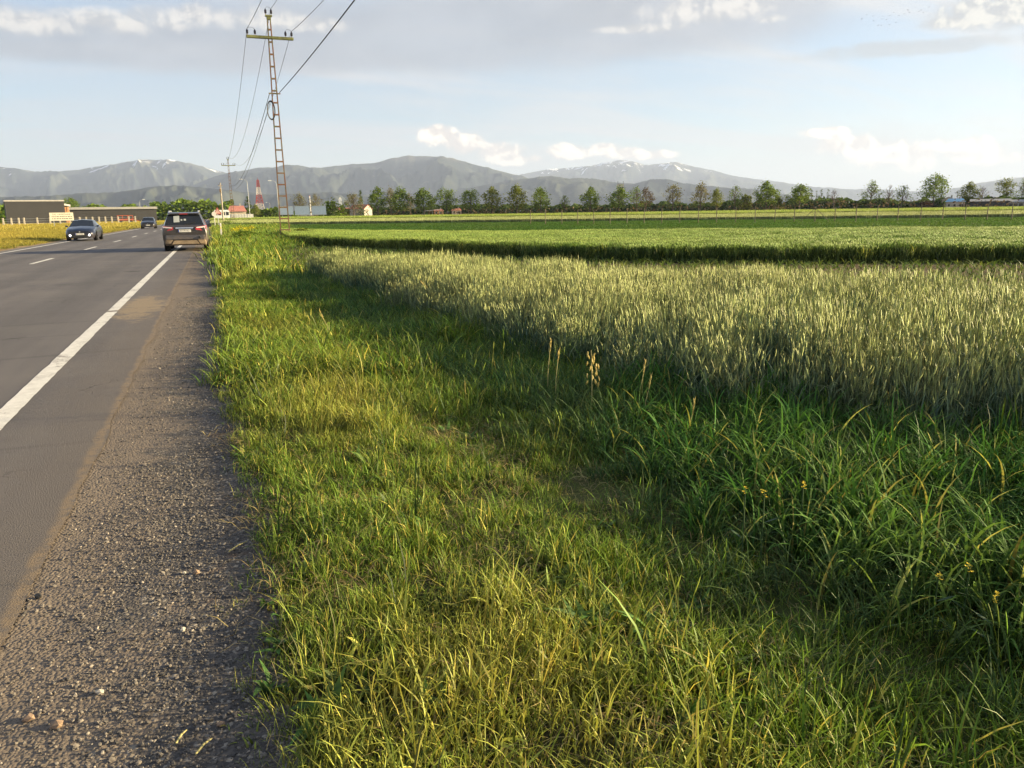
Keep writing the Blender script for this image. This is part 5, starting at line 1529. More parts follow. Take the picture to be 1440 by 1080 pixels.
# striped lattice mast
M_mred = pbr('mast_red', (0.36, 0.07, 0.06), 0.6, vary=0.1); M_mwhite = pbr('mast_white', (0.66, 0.58, 0.52), 0.6, vary=0.1)
D = 820; o = frame_at('radio_mast', 366.5, D)
Hm = hgt(364, 253, D); nb = 5
def mw_(z): return (4.6*(1-z/Hm)**1.25+0.7)
lev = [0, .12, .36, .60, .80, 1.0]; cols = [M_mred, M_mwhite, M_mred, M_mwhite, M_mred]
for i in range(nb):
    z0, z1 = Hm*lev[i], Hm*lev[i+1]; a, b = mw_(z0), mw_(z1); mb = MB()
    th = 0.42
    for sx, sy in ((-1, -1), (1, -1), (1, 1), (-1, 1)): mb.bar((sx*a, sy*a, z0), (sx*b, sy*b, z1), th)
    ns = 3 if i else 1
    for q in range(ns):
        za_, zb_ = z0+(z1-z0)*q/ns, z0+(z1-z0)*(q+1)/ns; wa, wb = mw_(za_), mw_(zb_)
        for f_ in range(4):
            c = [(-1, -1), (1, -1), (1, 1), (-1, 1)]; p, r_ = c[f_], c[(f_+1) % 4]
            mb.bar((p[0]*wa, p[1]*wa, za_), (r_[0]*wb, r_[1]*wb, zb_), .22); mb.bar((r_[0]*wa, r_[1]*wa, za_), (p[0]*wb, p[1]*wb, zb_), .22)
            mb.bar((p[0]*wb, p[1]*wb, zb_), (r_[0]*wb, r_[1]*wb, zb_), .22)
    mb.build('mast_section', cols[i], o)
MB().bar((0, 0, Hm), (0, 0, Hm*1.06), .15).build('antenna', M_mred, o)
tag(o, 'red and white striped lattice radio mast behind the village houses', 'mast')

# houses
def house(px, dist, wpix, top, eave, wallm, roofm, label, depth=9, gable=False, name='house', rz=None, windows=2, door=True):
    o = frame_at(name, px, dist, rz)
    W = wpx(wpix, dist); he = max(2.4, hgt(px, eave, dist)); hr = hgt(px, top, dist)
    if hr < he+0.8: hr = he+0.8
    MB().box(-W/2, W/2, 0, depth, 0, he).build('wall', wallm, o)
    if gable:
        MB().add([(-W/2, 0, he), (W/2, 0, he), (0, 0, hr-.12)] + [(-W/2, .25, he), (W/2, .25, he), (0, .25, hr-.12)], [(0, 1, 2), (3, 5, 4), (0, 3, 4, 1), (1, 4, 5, 2), (2, 5, 3, 0)]).build('gable', wallm, o)
        mb = MB()
        for sg in (-1, 1):
            mb.add([(sg*(W/2+.3), -.3, he-.1), (0, -.3, hr), (0, depth+.3, hr), (sg*(W/2+.3), depth+.3, he-.1), (sg*(W/2+.3), -.3, he+.08), (0, -.3, hr+.2), (0, depth+.3, hr+.2), (sg*(W/2+.3), depth+.3, he+.08)],
                   [(0, 3, 2, 1), (4, 5, 6, 7), (0, 1, 5, 4), (1, 2, 6, 5), (2, 3, 7, 6), (3, 0, 4, 7)])
        rf = mb.build('roof', roofm, o)
    else:
        rf = MB().add([(-W/2-.3, -.4, he+.003), (W/2+.3, -.4, he+.003), (W/2+.3, depth+.4, he+.003), (-W/2-.3, depth+.4, he+.003), (-W/2+W*.12, depth/2, hr), (W/2-W*.12, depth/2, hr)],
                      [(0, 3, 2, 1), (0, 1, 5, 4), (2, 3, 4, 5), (1, 2, 5), (3, 0, 4)]).build('roof', roofm, o)
    MB().box(W*.15, W*.15+.6, depth/2-.3, depth/2+.3, hr-.8, hr+.7).build('chimney', M_conc, rf)
    for k in range(windows):
        x = -W/2+W*(k+.6)/(windows+.4)
        wd = MB().box(x-.5, x+.5, -.05, -.003, 1.0, 2.1).build('window', M_white3, o)
        MB().box(x-.42, x+.42, -.06, -.052, 1.08, 2.02).build('pane', M_glassd, wd)
    if door: MB().box(W/2-1.3, W/2-.4, -.05, -.003, 0, 2.0).build('door', M_bark, o)
    return tag(o, label, 'house')
house(334, 300, 22, 289, 297.5, M_cream, M_pinkroof, 'house with broad pink-red roof beyond the wooden pole', 8, windows=3)
house(518, 380, 16, 288, 293.5, M_conc, M_redroof, 'pale gabled house with orange-red roof among the trees', 9, True, windows=1, door=False, rz=R(38))
house(472, 420, 14, 291, 295, M_cream, M_redroof, 'low house with red roof beside the green bush', 8)
house(1110, 430, 14, 282.5, 286.5, M_white3, M_pinkroof, 'white house with faded red gable roof near the poplars', 8, True, windows=1, door=False)
house(386, 420, 22, 294, 298, M_cream, M_conc, 'house with dark grey roof right of the striped mast', 10)
house(399, 430, 12, 291, 296, M_brick, M_redroof, 'small orange house behind the legs of the lattice pole', 8, True, windows=1, door=False)
house(488, 520, 10, 292, 295, M_white3, M_redroof, 'small far white house with red roof left of the narrow conifer', 8)
house(642, 400, 13, 293, 296, M_cream, M_redroof, 'low brown-roofed house half hidden under the twin-topped trees', 8)
house(617, 380, 13, 294, 296.5, M_brick, M_redroof, 'low orange-walled house behind the row of green trees', 8)
house(985, 420, 12, 288, 291, M_cream, M_redroof, 'low house with brown-red roof behind the thin pale trees', 8)
house(1343, 360, 20, 279, 283.6, M_conc, M_blueroof, 'long building with bright blue roof beside the tallest tree', 9, windows=3)
house(1333, 375, 14, 277, 281, M_cream, M_conc, 'beige-walled house behind the green bush at the tallest tree', 8, True, windows=1, door=False)
for px, w_, top, lab in ((1392, 40, 279.5, 'long dark grey-green shed with pale roof edge behind the lollipop tree'), (1432, 20, 280.5, 'low pale grey shed at the end of the tree row'), (1480, 50, 277, 'long grey shed beyond the end of the tree row')):
    D = 345; o = frame_at('shed', px, D); W = wpx(w_, D); hh = hgt(px, top, D)
    MB().box(-W/2, W/2, 0, 8, 0, hh-.9).build('wall', M_clad if w_ != 20 else M_roofgrey, o)
    MB().add([(-W/2-.3, -.4, hh-.895), (W/2+.3, -.4, hh-.895), (W/2+.3, 8.4, hh-.895), (-W/2-.3, 8.4, hh-.895), (-W/2-.3, 4, hh), (W/2+.3, 4, hh)], [(0, 3, 2, 1), (0, 1, 5, 4), (2, 3, 4, 5), (1, 2, 5), (3, 0, 4)]).build('roof', M_roofgrey, o)
    for k in range(4):
        x = -W/2+W*(k+.5)/4; MB().box(x-.6, x+.6, -.05, -.003, .8, 1.9).build('window', M_glassd, o)
    tag(o, lab, 'shed')
# pale long wall before the village, white coach, tents
o = frame_at('yard_wall', 339, 262); W = wpx(31, 262)
nb = 9
for k in range(nb):
    x0 = -W/2+W*k/nb
    MB().box(x0, x0+W/nb-.05, 0, .2, 0, hgt(339, 301.2, 262)+random.uniform(-.02, .02)).build('panel', M_white3, o)
    MB().box(x0-.08, x0+.08, -.06, -.003, 0, hgt(339, 301.2, 262)+.1).build('pier', M_white2, o)
tag(o, 'low white panelled wall in front of the pink-red house', 'wall')
D = 255; o = frame_at('white_coach', 312, D); W = wpx(19, D); hh = hgt(312, 295.2, D)
mb = MB(); mb.box(-W/2, W/2, 0, 2.4, .5, hh); mb.build('body', M_white, o, bevel=.25)
for k in range(4):
    x = -W/2+W*(k+.5)/4; MB().box(x-W*.09, x+W*.09, -.03, -.006, hh*.52, hh*.82).build('window', M_glassd, o)
for x in (-W*.3, W*.3): MB().lathe([(.35, -.02), (.45, 0.02), (.45, .25), (.35, .3)], 16, 'y', (x, 0, .45)).build('wheel', M_coil, o)
tag(o, 'white coach parked behind the wooden pole', 'coach')
D = 350; o = frame_at('canopy_tent', 608, D); W = wpx(22, D)
MB().add([(-W/2, 0, 2.3), (W/2, 0, 2.9), (W/2, 5, 2.9), (-W/2, 5, 2.3), (-W/2, 0, 2.5), (W/2, 0, 3.1), (W/2, 5, 3.1), (-W/2, 5, 2.5)], [(0, 3, 2, 1), (4, 5, 6, 7), (0, 1, 5, 4), (1, 2, 6, 5), (2, 3, 7, 6), (3, 0, 4, 7)]).build('roof', M_white, o)
for x, z in ((-W/2+.2, 2.3), (W/2-.2, 2.85), (0, 2.55)): MB().box(x-.08, x+.08, .2, .36, 0, z).build('post', M_galv, o)
tag(o, 'open white-roofed shelter under the row of green trees', 'shelter')
# tower block and church far behind
D = 1500; o = frame_at('tower_block', 872, D); W = wpx(9, D); hh = hgt(872, 258.5, D)
MB().box(-W/2, W/2, 0, 12, 0, hh).build('wall', M_cream, o)
for i in range(8):
    for k in range(3):
        x = -W/2+W*(k+.5)/3; z = 6+i*(hh-9)/8
        MB().box(x-1.1, x+1.1, -.2, -.005, z, z+2.2).build('window', M_glassd, o)
for x in (-W*.4, W*.4): MB().bar((x, 3, hh), (x, 3, hh+5), .35).build('antenna', M_clad, o)
tag(o, 'distant cream tower block with two antennas showing above a green tree', 'tower block')
D = 1300; o = frame_at('church', 477, D); W = wpx(6, D); hh = hgt(479, 277, D)
MB().box(-W*.3, W*.7, 0, 14, 0, hh*.72).build('nave', M_white, o)
MB().box(W*.05, W*.75, -5, -.01, 0, hh*.86).build('tower', M_white, o)
MB().add([(W*.0, -5.3, hh*.863), (W*.8, -5.3, hh*.863), (W*.8, .2, hh*.863), (0, .2, hh*.863), (W*.4, -2.5, hh)], [(0, 3, 2, 1), (0, 1, 4), (1, 2, 4), (2, 3, 4), (3, 0, 4)]).build('spire', M_white3, o)
tag(o, 'distant white church above the rooftops left of the narrow conifer', 'church')
D = 1100; o = frame_at('chimney_stack', 437, D)
MB().tube([(0, 0, 0), (0, 0, hgt(437, 276, D))], [0.9, 0.7], 12).build('shaft', M_white3, o, smooth=60)
MB().tube([(0, 0, hgt(437, 276, D)+.01), (0, 0, hgt(437, 276, D)+.8)], [0.8, 0.8], 12).build('rim', M_mred, o)
tag(o, 'distant white chimney stack between the pale trees behind the billboards', 'chimney')
# hay bales lying along the far edge of the strips
M_hay = pbr('hay', (0.62, 0.47, 0.26), 0.95, vary=0.2, vscale=8.0, bump=0.6)
hb = MB().lathe([(0.45, -.6), (.62, -.58), (.65, -.3), (.65, .3), (.62, .58), (.45, .6)], 18, 'x', (0, 0, .62)).build('hay_bale', M_hay, None, smooth=50)
tag(hb, 'round pale hay bale on the far edge of the rye strip', 'hay bale', 'round hay bales')
for k, px in enumerate((371, 397, 439, 457, 487, 529, 575, 614, 683, 701, 803, 812)):
    b = hb if k == 0 else hb.copy()
    if k: COL.objects.link(b)
    d = gpix(px, 303.4-0.0145*(px-297)+4.6); b.location = (d.x, d.y, 0); b.rotation_euler = (0, 0, random.uniform(0, 3)); b.scale = (1.15,)*3

# weeds on the far verge
def weed(name, key, px, py, h, wd, label, cat='weed clump'):
    p = gpix(px, py); return tree(name, key, (p.x, p.y, 0), h, wd, label, cat)
tree_kind('brown_bush', 'bush', M_leaf_brown, 700, 0.08, (30,))
weed('dark_weeds', 'bush', 346, 337, .55, 2.2, 'dark green weed clump on the verge left of the lattice pole')
weed('dark_weeds', 'bush', 322, 318, .7, 2.6, 'dark green weeds at the field corner by the white marker post')
weed('brown_weeds', 'brown_bush', 408, 338, .5, 1.9, 'brown withered weeds around the foot of the lattice pole')
weed('green_weeds', 'yellow_bush', 425, 336, .6, 2.0, 'yellow-green weeds right of the lattice pole foot')
M_rape = leafmat('rape_flowers', (0.40, 0.34, 0.02), (0.75, 0.60, 0.03))
tree_kind('rape', 'bush', M_rape, 420, 0.06, (31,))
weed('flowering_weeds', 'rape', 338, 329, .6, 2.0, 'clump of yellow flowering weeds on the far verge', 'flowers')
weed('flowering_weeds', 'rape', 354, 327, .55, 1.6, 'smaller yellow flowering clump nearer the lattice pole', 'flowers')

# ------------------------------------------------------------------ vehicles
def car_paint(name, col, dusty=0.0, metal=0.35):
    m, t, o = newmat(name)
    b = t.n('ShaderNodeBsdfPrincipled'); t.link(b.outputs[0], o.inputs[0])
    tc = t.n('ShaderNodeTexCoord'); sp = t.n('ShaderNodeSeparateXYZ'); t.link(tc.outputs['Object'], sp.inputs[0])
    n = t.noise(tc.outputs['Object'], 5.0, 6.0, 0.65)
    dirt = t.smooth(t.math('ADD', t.math('MULTIPLY', sp.outputs[2], -1.6), t.math('MULTIPLY', n, 1.1)), -0.75, 0.35)
    dirt = t.math('MULTIPLY', dirt, dusty)
    t.link(t.mix(dirt, col, (0.20, 0.145, 0.095)), b.inputs['Base Color'])
    t.link(t.math('MULTIPLY_ADD', dirt, 0.55, 0.28), b.inputs['Roughness'])
    t.link(t.math('MULTIPLY', t.math('SUBTRACT', 1.0, dirt), metal), b.inputs['Metallic'])
    t.link(t.math('MULTIPLY', t.math('SUBTRACT', 1.0, dirt), 0.8), b.inputs['Coat Weight'])
    b.inputs['Coat Roughness'].default_value = 0.06
    return m
def glass_mat():
    m, t, o = newmat('car_glass')
    b = t.n('ShaderNodeBsdfPrincipled'); t.link(b.outputs[0], o.inputs[0])
    b.inputs['Base Color'].default_value = (0.012, 0.014, 0.017, 1); b.inputs['Roughness'].default_value = 0.04
    b.inputs['Specular IOR Level'].default_value = 0.6
    return m
M_cglass = glass_mat()
M_tyre = pbr('tyre', (0.022, 0.021, 0.02), 0.85, vary=0.3)
M_rim = pbr('rim_alloy', (0.40, 0.38, 0.35), 0.35, metal=0.8, vary=0.15)
M_black = pbr('black_plastic', (0.02, 0.02, 0.02), 0.5, vary=0.2)
M_chrome = pbr('chrome', (0.75, 0.74, 0.72), 0.18, metal=0.9, vary=0.05)
M_lens_red = pbr('red_lens', (0.45, 0.02, 0.015), 0.12, vary=0.1, coat=1.0)
M_lens_clear = pbr('clear_lens', (0.70, 0.62, 0.58), 0.12, vary=0.05, coat=1.0)
M_lamp_on = pbr('lit_headlamp', (0.9, 0.9, 0.88), 0.2, vary=0.02, emit=(1.0, 0.97, 0.9), es=2.4)
M_plate = pbr('plate_white', (0.74, 0.72, 0.66), 0.5, vary=0.04)
M_plate_eu = pbr('plate_blue', (0.03, 0.06, 0.30), 0.5, vary=0.04)
M_dust = pbr('dusty_plastic', (0.26, 0.19, 0.12), 0.8, vary=0.15)
M_rail = pbr('roof_rail', (0.50, 0.51, 0.52), 0.35, metal=0.6, vary=0.05)
M_paper = pbr('paper', (0.36, 0.38, 0.37), 0.8, vary=0.04)

def loft_car(o, ST, zones, paint):
    """body shell lofted through cross-sections; zones[(i,j)] names the part a strip belongs to"""
    n = 7
    V = []
    for y, pts in ST:
        full = [(x, y, z) for x, z in pts] + [(-x, y, z) for x, z in reversed(pts[1:-1])]
        V += full
    m = 2*n-2
    groups = {}
    for i in range(len(ST)-1):
        for k in range(m):
            k2 = (k+1) % m
            j = k if k < n-1 else m-1-k
            side = 0 if k < n-1 else 1
            key = zones.get((i, j))
            f = (i*m+k, i*m+k2, (i+1)*m+k2, (i+1)*m+k)
            if key in ('windscreen', 'rear_window'): g = (key, 0)
            elif key: g = (key, side*100+i)
            else: g = ('body', 0)
            groups.setdefault(g, []).append(f)
    groups[('body', 0)] += [tuple(range(m)), tuple(range((len(ST)-1)*m, len(ST)*m))]
    for (nm, _), fs in groups.items():
        used = sorted({v for f in fs for v in f}); mp = {v: q for q, v in enumerate(used)}
        mb = MB(); mb.v = [V[v] for v in used]; mb.f = [tuple(mp[v] for v in f) for f in fs]
        me = bpy.data.meshes.new(nm); me.from_pydata(mb.v, [], mb.f); me.update()
        bm = bmesh.new(); bm.from_mesh(me); bmesh.ops.recalc_face_normals(bm, faces=bm.faces)
        if nm != 'body':
            cx = sum((f.calc_center_median() for f in bm.faces), Vector())/len(bm.faces)
            out = Vector((cx.x, 0 if abs(cx.x) > .3 else cx.y-2.2, cx.z-0.6))
            if sum((f.normal.dot(out) for f in bm.faces)) < 0: bmesh.ops.reverse_faces(bm, faces=bm.faces)
        bm.to_mesh(me); bm.free()
        me.polygons.foreach_set('use_smooth', np.ones(len(me.polygons), dtype=bool)); me.set_sharp_from_angle(angle=R(32))
        me.materials.append(paint if nm == 'body' else M_cglass)
        link(nm, me, o)
def hexa(vs): return MB().add(vs, [(0, 3, 2, 1), (4, 5, 6, 7), (0, 1, 5, 4), (1, 2, 6, 5), (2, 3, 7, 6), (3, 0, 4, 7)])
def wheels(o, xs, ys, rad, archx):
    for y in ys:
        for sg in (-1, 1):
            MB().lathe([(rad+.055, 0), (rad+.055, sg*.02)], 28, 'x', (sg*archx, y, rad+.01)).build('wheel_arch', M_black, o)
            wh = MB().lathe([(rad*.62, sg*-.10), (rad*.95, sg*-.10), (rad, sg*-.07), (rad, sg*.07), (rad*.94, sg*.105), (rad*.64, sg*.105)], 28, 'x', (sg*xs, y, rad)).build('wheel', M_tyre, o, smooth=40)
            mb = MB().lathe([(rad*.63, sg*.02), (rad*.63, sg*.095), (rad*.56, sg*.085), (rad*.56, sg*.03)], 24, 'x', (sg*xs, y, rad))
            for k in range(5):
                a = 2*math.pi*k/5
                mb.bar((sg*(xs+.06), y, rad), (sg*(xs+.075), y+math.cos(a)*rad*.6, rad+math.sin(a)*rad*.6), .035, n=4)
            mb.build('rim', M_rim, wh)
def plate(o, y, z, txt, facing, w=.26, h=.055):
    p = MB().box(-w, w, min(y, y+facing*.015), max(y, y+facing*.015), z-h, z+h).build('number_plate', M_plate, o)
    yy = y+facing*.019
    rot = (R(90), 0, 0) if facing < 0 else (R(90), 0, R(180))
    sx = -1 if facing < 0 else 1
    MB().box(*(sorted((sx*w*.99, sx*w*.84))), min(yy, yy-facing*.003), max(yy, yy-facing*.003), z-h*.96, z+h*.96).build('country_band', M_plate_eu, p)
    text_mesh(txt, h*1.65, M_ink, 'lettering', p, (-sx*w*.06, yy, z), rot, 1.0)

# --- parked sport utility vehicle, seen from behind
suv = empty('parked_car', (-1.16, 37.6, 0), R(-1.2))
P_suv = car_paint('paint_brown_grey', (0.060, 0.054, 0.054), 0.9, 0.3)
ST = [(0.00, [(0, .40), (.72, .40), (.84, .52), (.875, .72), (.86, .92), (.80, 1.02), (0, 1.04)]),
      (0.05, [(0, .28), (.80, .28), (.905, .50), (.92, .74), (.90, .97), (.82, 1.08), (0, 1.10)]),
      (0.11, [(0, .26), (.84, .26), (.92, .50), (.925, .78), (.905, 1.02), (.81, 1.13), (0, 1.15)]),
      (0.46, [(0, .24), (.85, .24), (.92, .50), (.925, .80), (.905, 1.06), (.655, 1.58), (0, 1.64)]),
      (1.00, [(0, .24), (.85, .24), (.92, .50), (.925, .80), (.905, 1.05), (.66, 1.63), (0, 1.69)]),
      (1.95, [(0, .24), (.85, .24), (.92, .50), (.925, .80), (.90, 1.03), (.66, 1.64), (0, 1.70)]),
      (2.75, [(0, .24), (.85, .24), (.92, .50), (.92, .79), (.89, 1.01), (.64, 1.56), (0, 1.63)]),
      (3.45, [(0, .24), (.85, .24), (.92, .50), (.91, .77), (.87, .97), (.78, 1.02), (0, 1.08)]),
      (4.15, [(0, .25), (.82, .25), (.89, .48), (.88, .70), (.82, .86), (.70, .91), (0, .96)]),
      (4.42, [(0, .30), (.68, .30), (.78, .45), (.78, .60), (.71, .73), (.60, .77), (0, .80)])]
Z = {(2, 5): 'rear_window', (3, 4): 'side_window', (4, 4): 'side_window', (5, 4): 'side_window', (6, 5): 'windscreen'}
loft_car(suv, ST, Z, P_suv)
wheels(suv, .815, (.86, 3.52), .345, .905)
for sg in (-1, 1):
    tl = hexa([(sg*.46, -.035, .93), (sg*.885, .02, .86), (sg*.93, .20, .88), (sg*.46, .03, .94), (sg*.46, -.005, 1.04), (sg*.86, .05, 1.10), (sg*.915, .26, 1.11), (sg*.46, .07, 1.05)]).build('tail_light', M_lens_red, suv)
    hexa([(sg*.50, -.043, 1.000), (sg*.86, .012, 1.015), (sg*.87, .06, 1.015), (sg*.50, .0, 1.000), (sg*.50, -.026, 1.040), (sg*.85, .030, 1.075), (sg*.86, .07, 1.075), (sg*.50, .01, 1.040)]).build('lens_glint', M_lens_clear, tl)  # pale strip stands in for sunlight reflected off the tail light
    MB().tube([(sg*.60, .62, 1.66), (sg*.61, .75, 1.735), (sg*.61, 2.3, 1.745), (sg*.60, 2.55, 1.665)], .028, 8).build('roof_rail', M_rail, suv, smooth=60)
    hexa([(sg*.90, 2.72, 1.00), (sg*1.08, 2.74, 1.02), (sg*1.08, 2.88, 1.02), (sg*.90, 2.92, 1.00), (sg*.90, 2.72, 1.12), (sg*1.06, 2.74, 1.17), (sg*1.06, 2.84, 1.17), (sg*.90, 2.88, 1.12)]).build('side_mirror', M_black, suv, bevel=.02)
    MB().box(*sorted((sg*.922, sg*.945)), 1.20, 1.42, .90, .94).box(*sorted((sg*.922, sg*.945)), 2.15, 2.37, .90, .94).build('door_handle', M_chrome, suv)
hexa([(-.36, -.035, .985), (.36, -.035, .985), (.36, .02, .985), (-.36, .02, .985), (-.37, -.02, 1.035), (.37, -.02, 1.035), (.37, .03, 1.035), (-.37, .03, 1.035)]).build('trim_bar', M_chrome, suv)
plate(suv, -.006, .885, 'BV 79 VLS', -1)
hexa([(-.80, -.075, .50), (.80, -.075, .50), (.86, .10, .50), (-.86, .10, .50), (-.80, -.055, .70), (.80, -.055, .70), (.88, .10, .70), (-.88, .10, .70)]).build('bumper', P_suv, suv, bevel=.025)
hexa([(-.58, -.085, .30), (.58, -.085, .30), (.58, .06, .30), (-.58, .06, .30), (-.47, -.082, .47), (.47, -.082, .47), (.47, .02, .47), (-.47, .02, .47)]).build('skid_plate', M_dust, suv, bevel=.015)
for sg in (-1, 1):
    hexa([(sg*.60, -.07, .32), (sg*.83, -.03, .34), (sg*.86, .09, .34), (sg*.60, .04, .32), (sg*.50, -.07, .495), (sg*.80, -.05, .495), (sg*.86, .09, .495), (sg*.5, .02, .495)]).build('bumper_corner', M_dust, suv, bevel=.015)
MB().lathe([(.035, -.13), (.05, -.10), (.05, -.07)], 12, 'y', (.60, 0, .60)).build('tow_eye', M_black, suv)
hexa([(-.64, .36, 1.585), (.64, .36, 1.585), (.66, .60, 1.62), (-.66, .60, 1.62), (-.64, .35, 1.645), (.64, .35, 1.645), (.66, .60, 1.70), (-.66, .60, 1.70)]).build('spoiler', P_suv, suv, bevel=.02)
MB().box(-.17, .17, .342, .349, 1.60, 1.63).build('brake_light', M_lens_red, suv)
def on_rear_glass(x0, x1, s0, s1, name, mat, lift=.012):
    """flat piece lying on the sloping rear window"""
    def P(x, s, l): 
        y = .11+(.46-.11)*s; z = 1.15+(1.64-1.15)*s - abs(x)/.75*(.02+.04*s)
        return (x, y-l*.8, z+l*.58)
    vs = [P(x0, s0, lift), P(x1, s0, lift), P(x1, s1, lift), P(x0, s1, lift), P(x0, s0, lift+.006), P(x1, s0, lift+.006), P(x1, s1, lift+.006), P(x0, s1, lift+.006)]
    return hexa(vs).build(name, mat, suv)
on_rear_glass(-.42, -.18, .22, .80, 'window_notice', M_paper)
on_rear_glass(-.13, -.06, .34, .48, 'window_sticker', M_paper); on_rear_glass(.0, .09, .34, .50, 'window_sticker', M_paper)
wp = MB().tube([(0, .085, 1.15), (.26, .13, 1.20), (.46, .17, 1.25)], .012, 6).build('wiper', M_black, suv)
tag(suv, 'dusty dark sport utility car parked half on the shoulder over the white line', 'car')

# --- oncoming saloon and hatchback, seen from the front
def saloon(name, loc, rz, paint, H, L, label, lit_low=True, group=None, txt='BV 12 KAD'):
    o = empty(name, loc, rz)
    k = H/1.42; q = L/4.55
    S = [(0.00, [(0, .42), (.62, .42), (.72, .50), (.74, .66), (.70, .84), (.62, .92), (0, .94)]),
         (0.10, [(0, .28), (.76, .28), (.86, .44), (.88, .66), (.83, .88), (.72, .97), (0, .99)]),
         (0.62, [(0, .22), (.82, .22), (.90, .44), (.905, .68), (.86, .91), (.76, 1.00), (0, 1.02)]),
         (1.40, [(0, .20), (.83, .20), (.90, .44), (.905, .68), (.86, .92), (.58, 1.34), (0, 1.39)]),
         (1.95, [(0, .20), (.83, .20), (.90, .44), (.905, .68), (.86, .92), (.60, 1.37), (0, 1.42)]),
         (2.45, [(0, .20), (.83, .20), (.90, .44), (.90, .68), (.855, .91), (.59, 1.34), (0, 1.39)]),
         (3.35, [(0, .20), (.83, .20), (.90, .44), (.895, .66), (.84, .88), (.76, .93), (0, .98)]),
         (4.10, [(0, .20), (.80, .20), (.89, .40), (.885, .58), (.82, .74), (.70, .80), (0, .87)]),
         (4.42, [(0, .20), (.70, .20), (.82, .34), (.83, .50), (.76, .64), (.64, .70), (0, .76)]),
         (4.55, [(0, .24), (.56, .24), (.68, .34), (.70, .46), (.64, .57), (.54, .62), (0, .66)])]
    S = [(y*q, [(x, z*k if z > .5 else z) for x, z in p]) for y, p in S]
    loft_car(o, S, {(2, 5): 'rear_window', (3, 4): 'side_window', (4, 4): 'side_window', (5, 4): 'side_window', (5, 5): 'windscreen'} | {}, paint)
    wheels(o, .80, (.85*q, 3.62*q), .32, .885)
    for sg in (-1, 1):
        hl = hexa([(sg*.48, 4.47*q, .50*k), (sg*.78, 4.34*q, .52*k), (sg*.86, 4.08*q, .60*k), (sg*.50, 4.30*q, .56*k), (sg*.50, 4.44*q, .59*k), (sg*.76, 4.30*q, .665*k), (sg*.845, 4.05*q, .73*k), (sg*.52, 4.25*q, .69*k)]).build('headlight', M_lens_clear if lit_low else M_lamp_on, o, bevel=.015)
        hexa([(sg*.52, 4.60*q, .33), (sg*.74, 4.50*q, .34), (sg*.74, 4.40*q, .34), (sg*.52, 4.50*q, .33), (sg*.54, 4.60*q, .44), (sg*.72, 4.50*q, .45), (sg*.72, 4.40*q, .45), (sg*.54, 4.50*q, .44)]).build('driving_light', M_lamp_on if lit_low else M_black, o, bevel=.01)
        hexa([(sg*.86, 3.05*q, .90*k), (sg*1.03, 3.03*q, .92*k), (sg*1.03, 2.92*q, .92*k), (sg*.86, 2.90*q, .90*k), (sg*.86, 3.05*q, 1.0*k), (sg*1.01, 3.03*q, 1.04*k), (sg*1.01, 2.94*q, 1.04*k), (sg*.86, 2.92*q, 1.0*k)]).build('side_mirror', paint, o, bevel=.02)
        hexa([(sg*.46, -.02, .70*k), (sg*.73, .04, .70*k), (sg*.76, .12, .70*k), (sg*.46, .06, .70*k), (sg*.46, .0, .84*k), (sg*.70, .05, .84*k), (sg*.73, .12, .84*k), (sg*.46, .06, .84*k)]).build('tail_light', M_lens_red, o)
        MB().box(*sorted((sg*.905, sg*.925)), 1.75*q, 1.95*q, .80*k, .835*k).build('door_handle', paint, o)
    hexa([(-.46, 4.585*q, .245), (.46, 4.585*q, .245), (.46, 4.50*q, .245), (-.46, 4.50*q, .245), (-.40, 4.575*q, .40), (.40, 4.575*q, .40), (.40, 4.50*q, .40), (-.40, 4.50*q, .40)]).build('grille', M_black, o)
    MB().box(-.62, .62, 4.46*q, 4.60*q, .19, .225).build('lower_lip', M_black, o)
    MB().lathe([(.045, 4.555*q), (.045, 4.58*q)], 16, 'y', (0, 0, .60*k)).build('badge', M_chrome, o)
    plate(o, 4.59*q, .455, txt, 1)
    for x in (-.33, .33): 
        pass
    return tag(o, label, 'car', group)
P_navy = car_paint('paint_navy', (0.012, 0.020, 0.045), 0.25, 0.4)
P_blk = car_paint('paint_black', (0.012, 0.012, 0.018), 0.25, 0.3)
P_blue = car_paint('paint_blue', (0.02, 0.04, 0.11), 0.2, 0.3)
saloon('oncoming_car', (-8.30, 63.6, 0), R(180), P_navy, 1.42, 4.55, 'dark navy oncoming saloon with white driving lights beside the golden meadow')
saloon('oncoming_car', (-7.95, 118.5, 0), R(180), P_blk, 1.52, 4.2, 'black oncoming car with both headlights lit far along the road', False, None, 'BV 08 TIM')
saloon('departing_car', (-3.6, 150, 0), 0, P_blue, 1.5, 4.3, 'blue car driving away, half hidden by the parked utility car', True, None, 'BV 33 RAM')

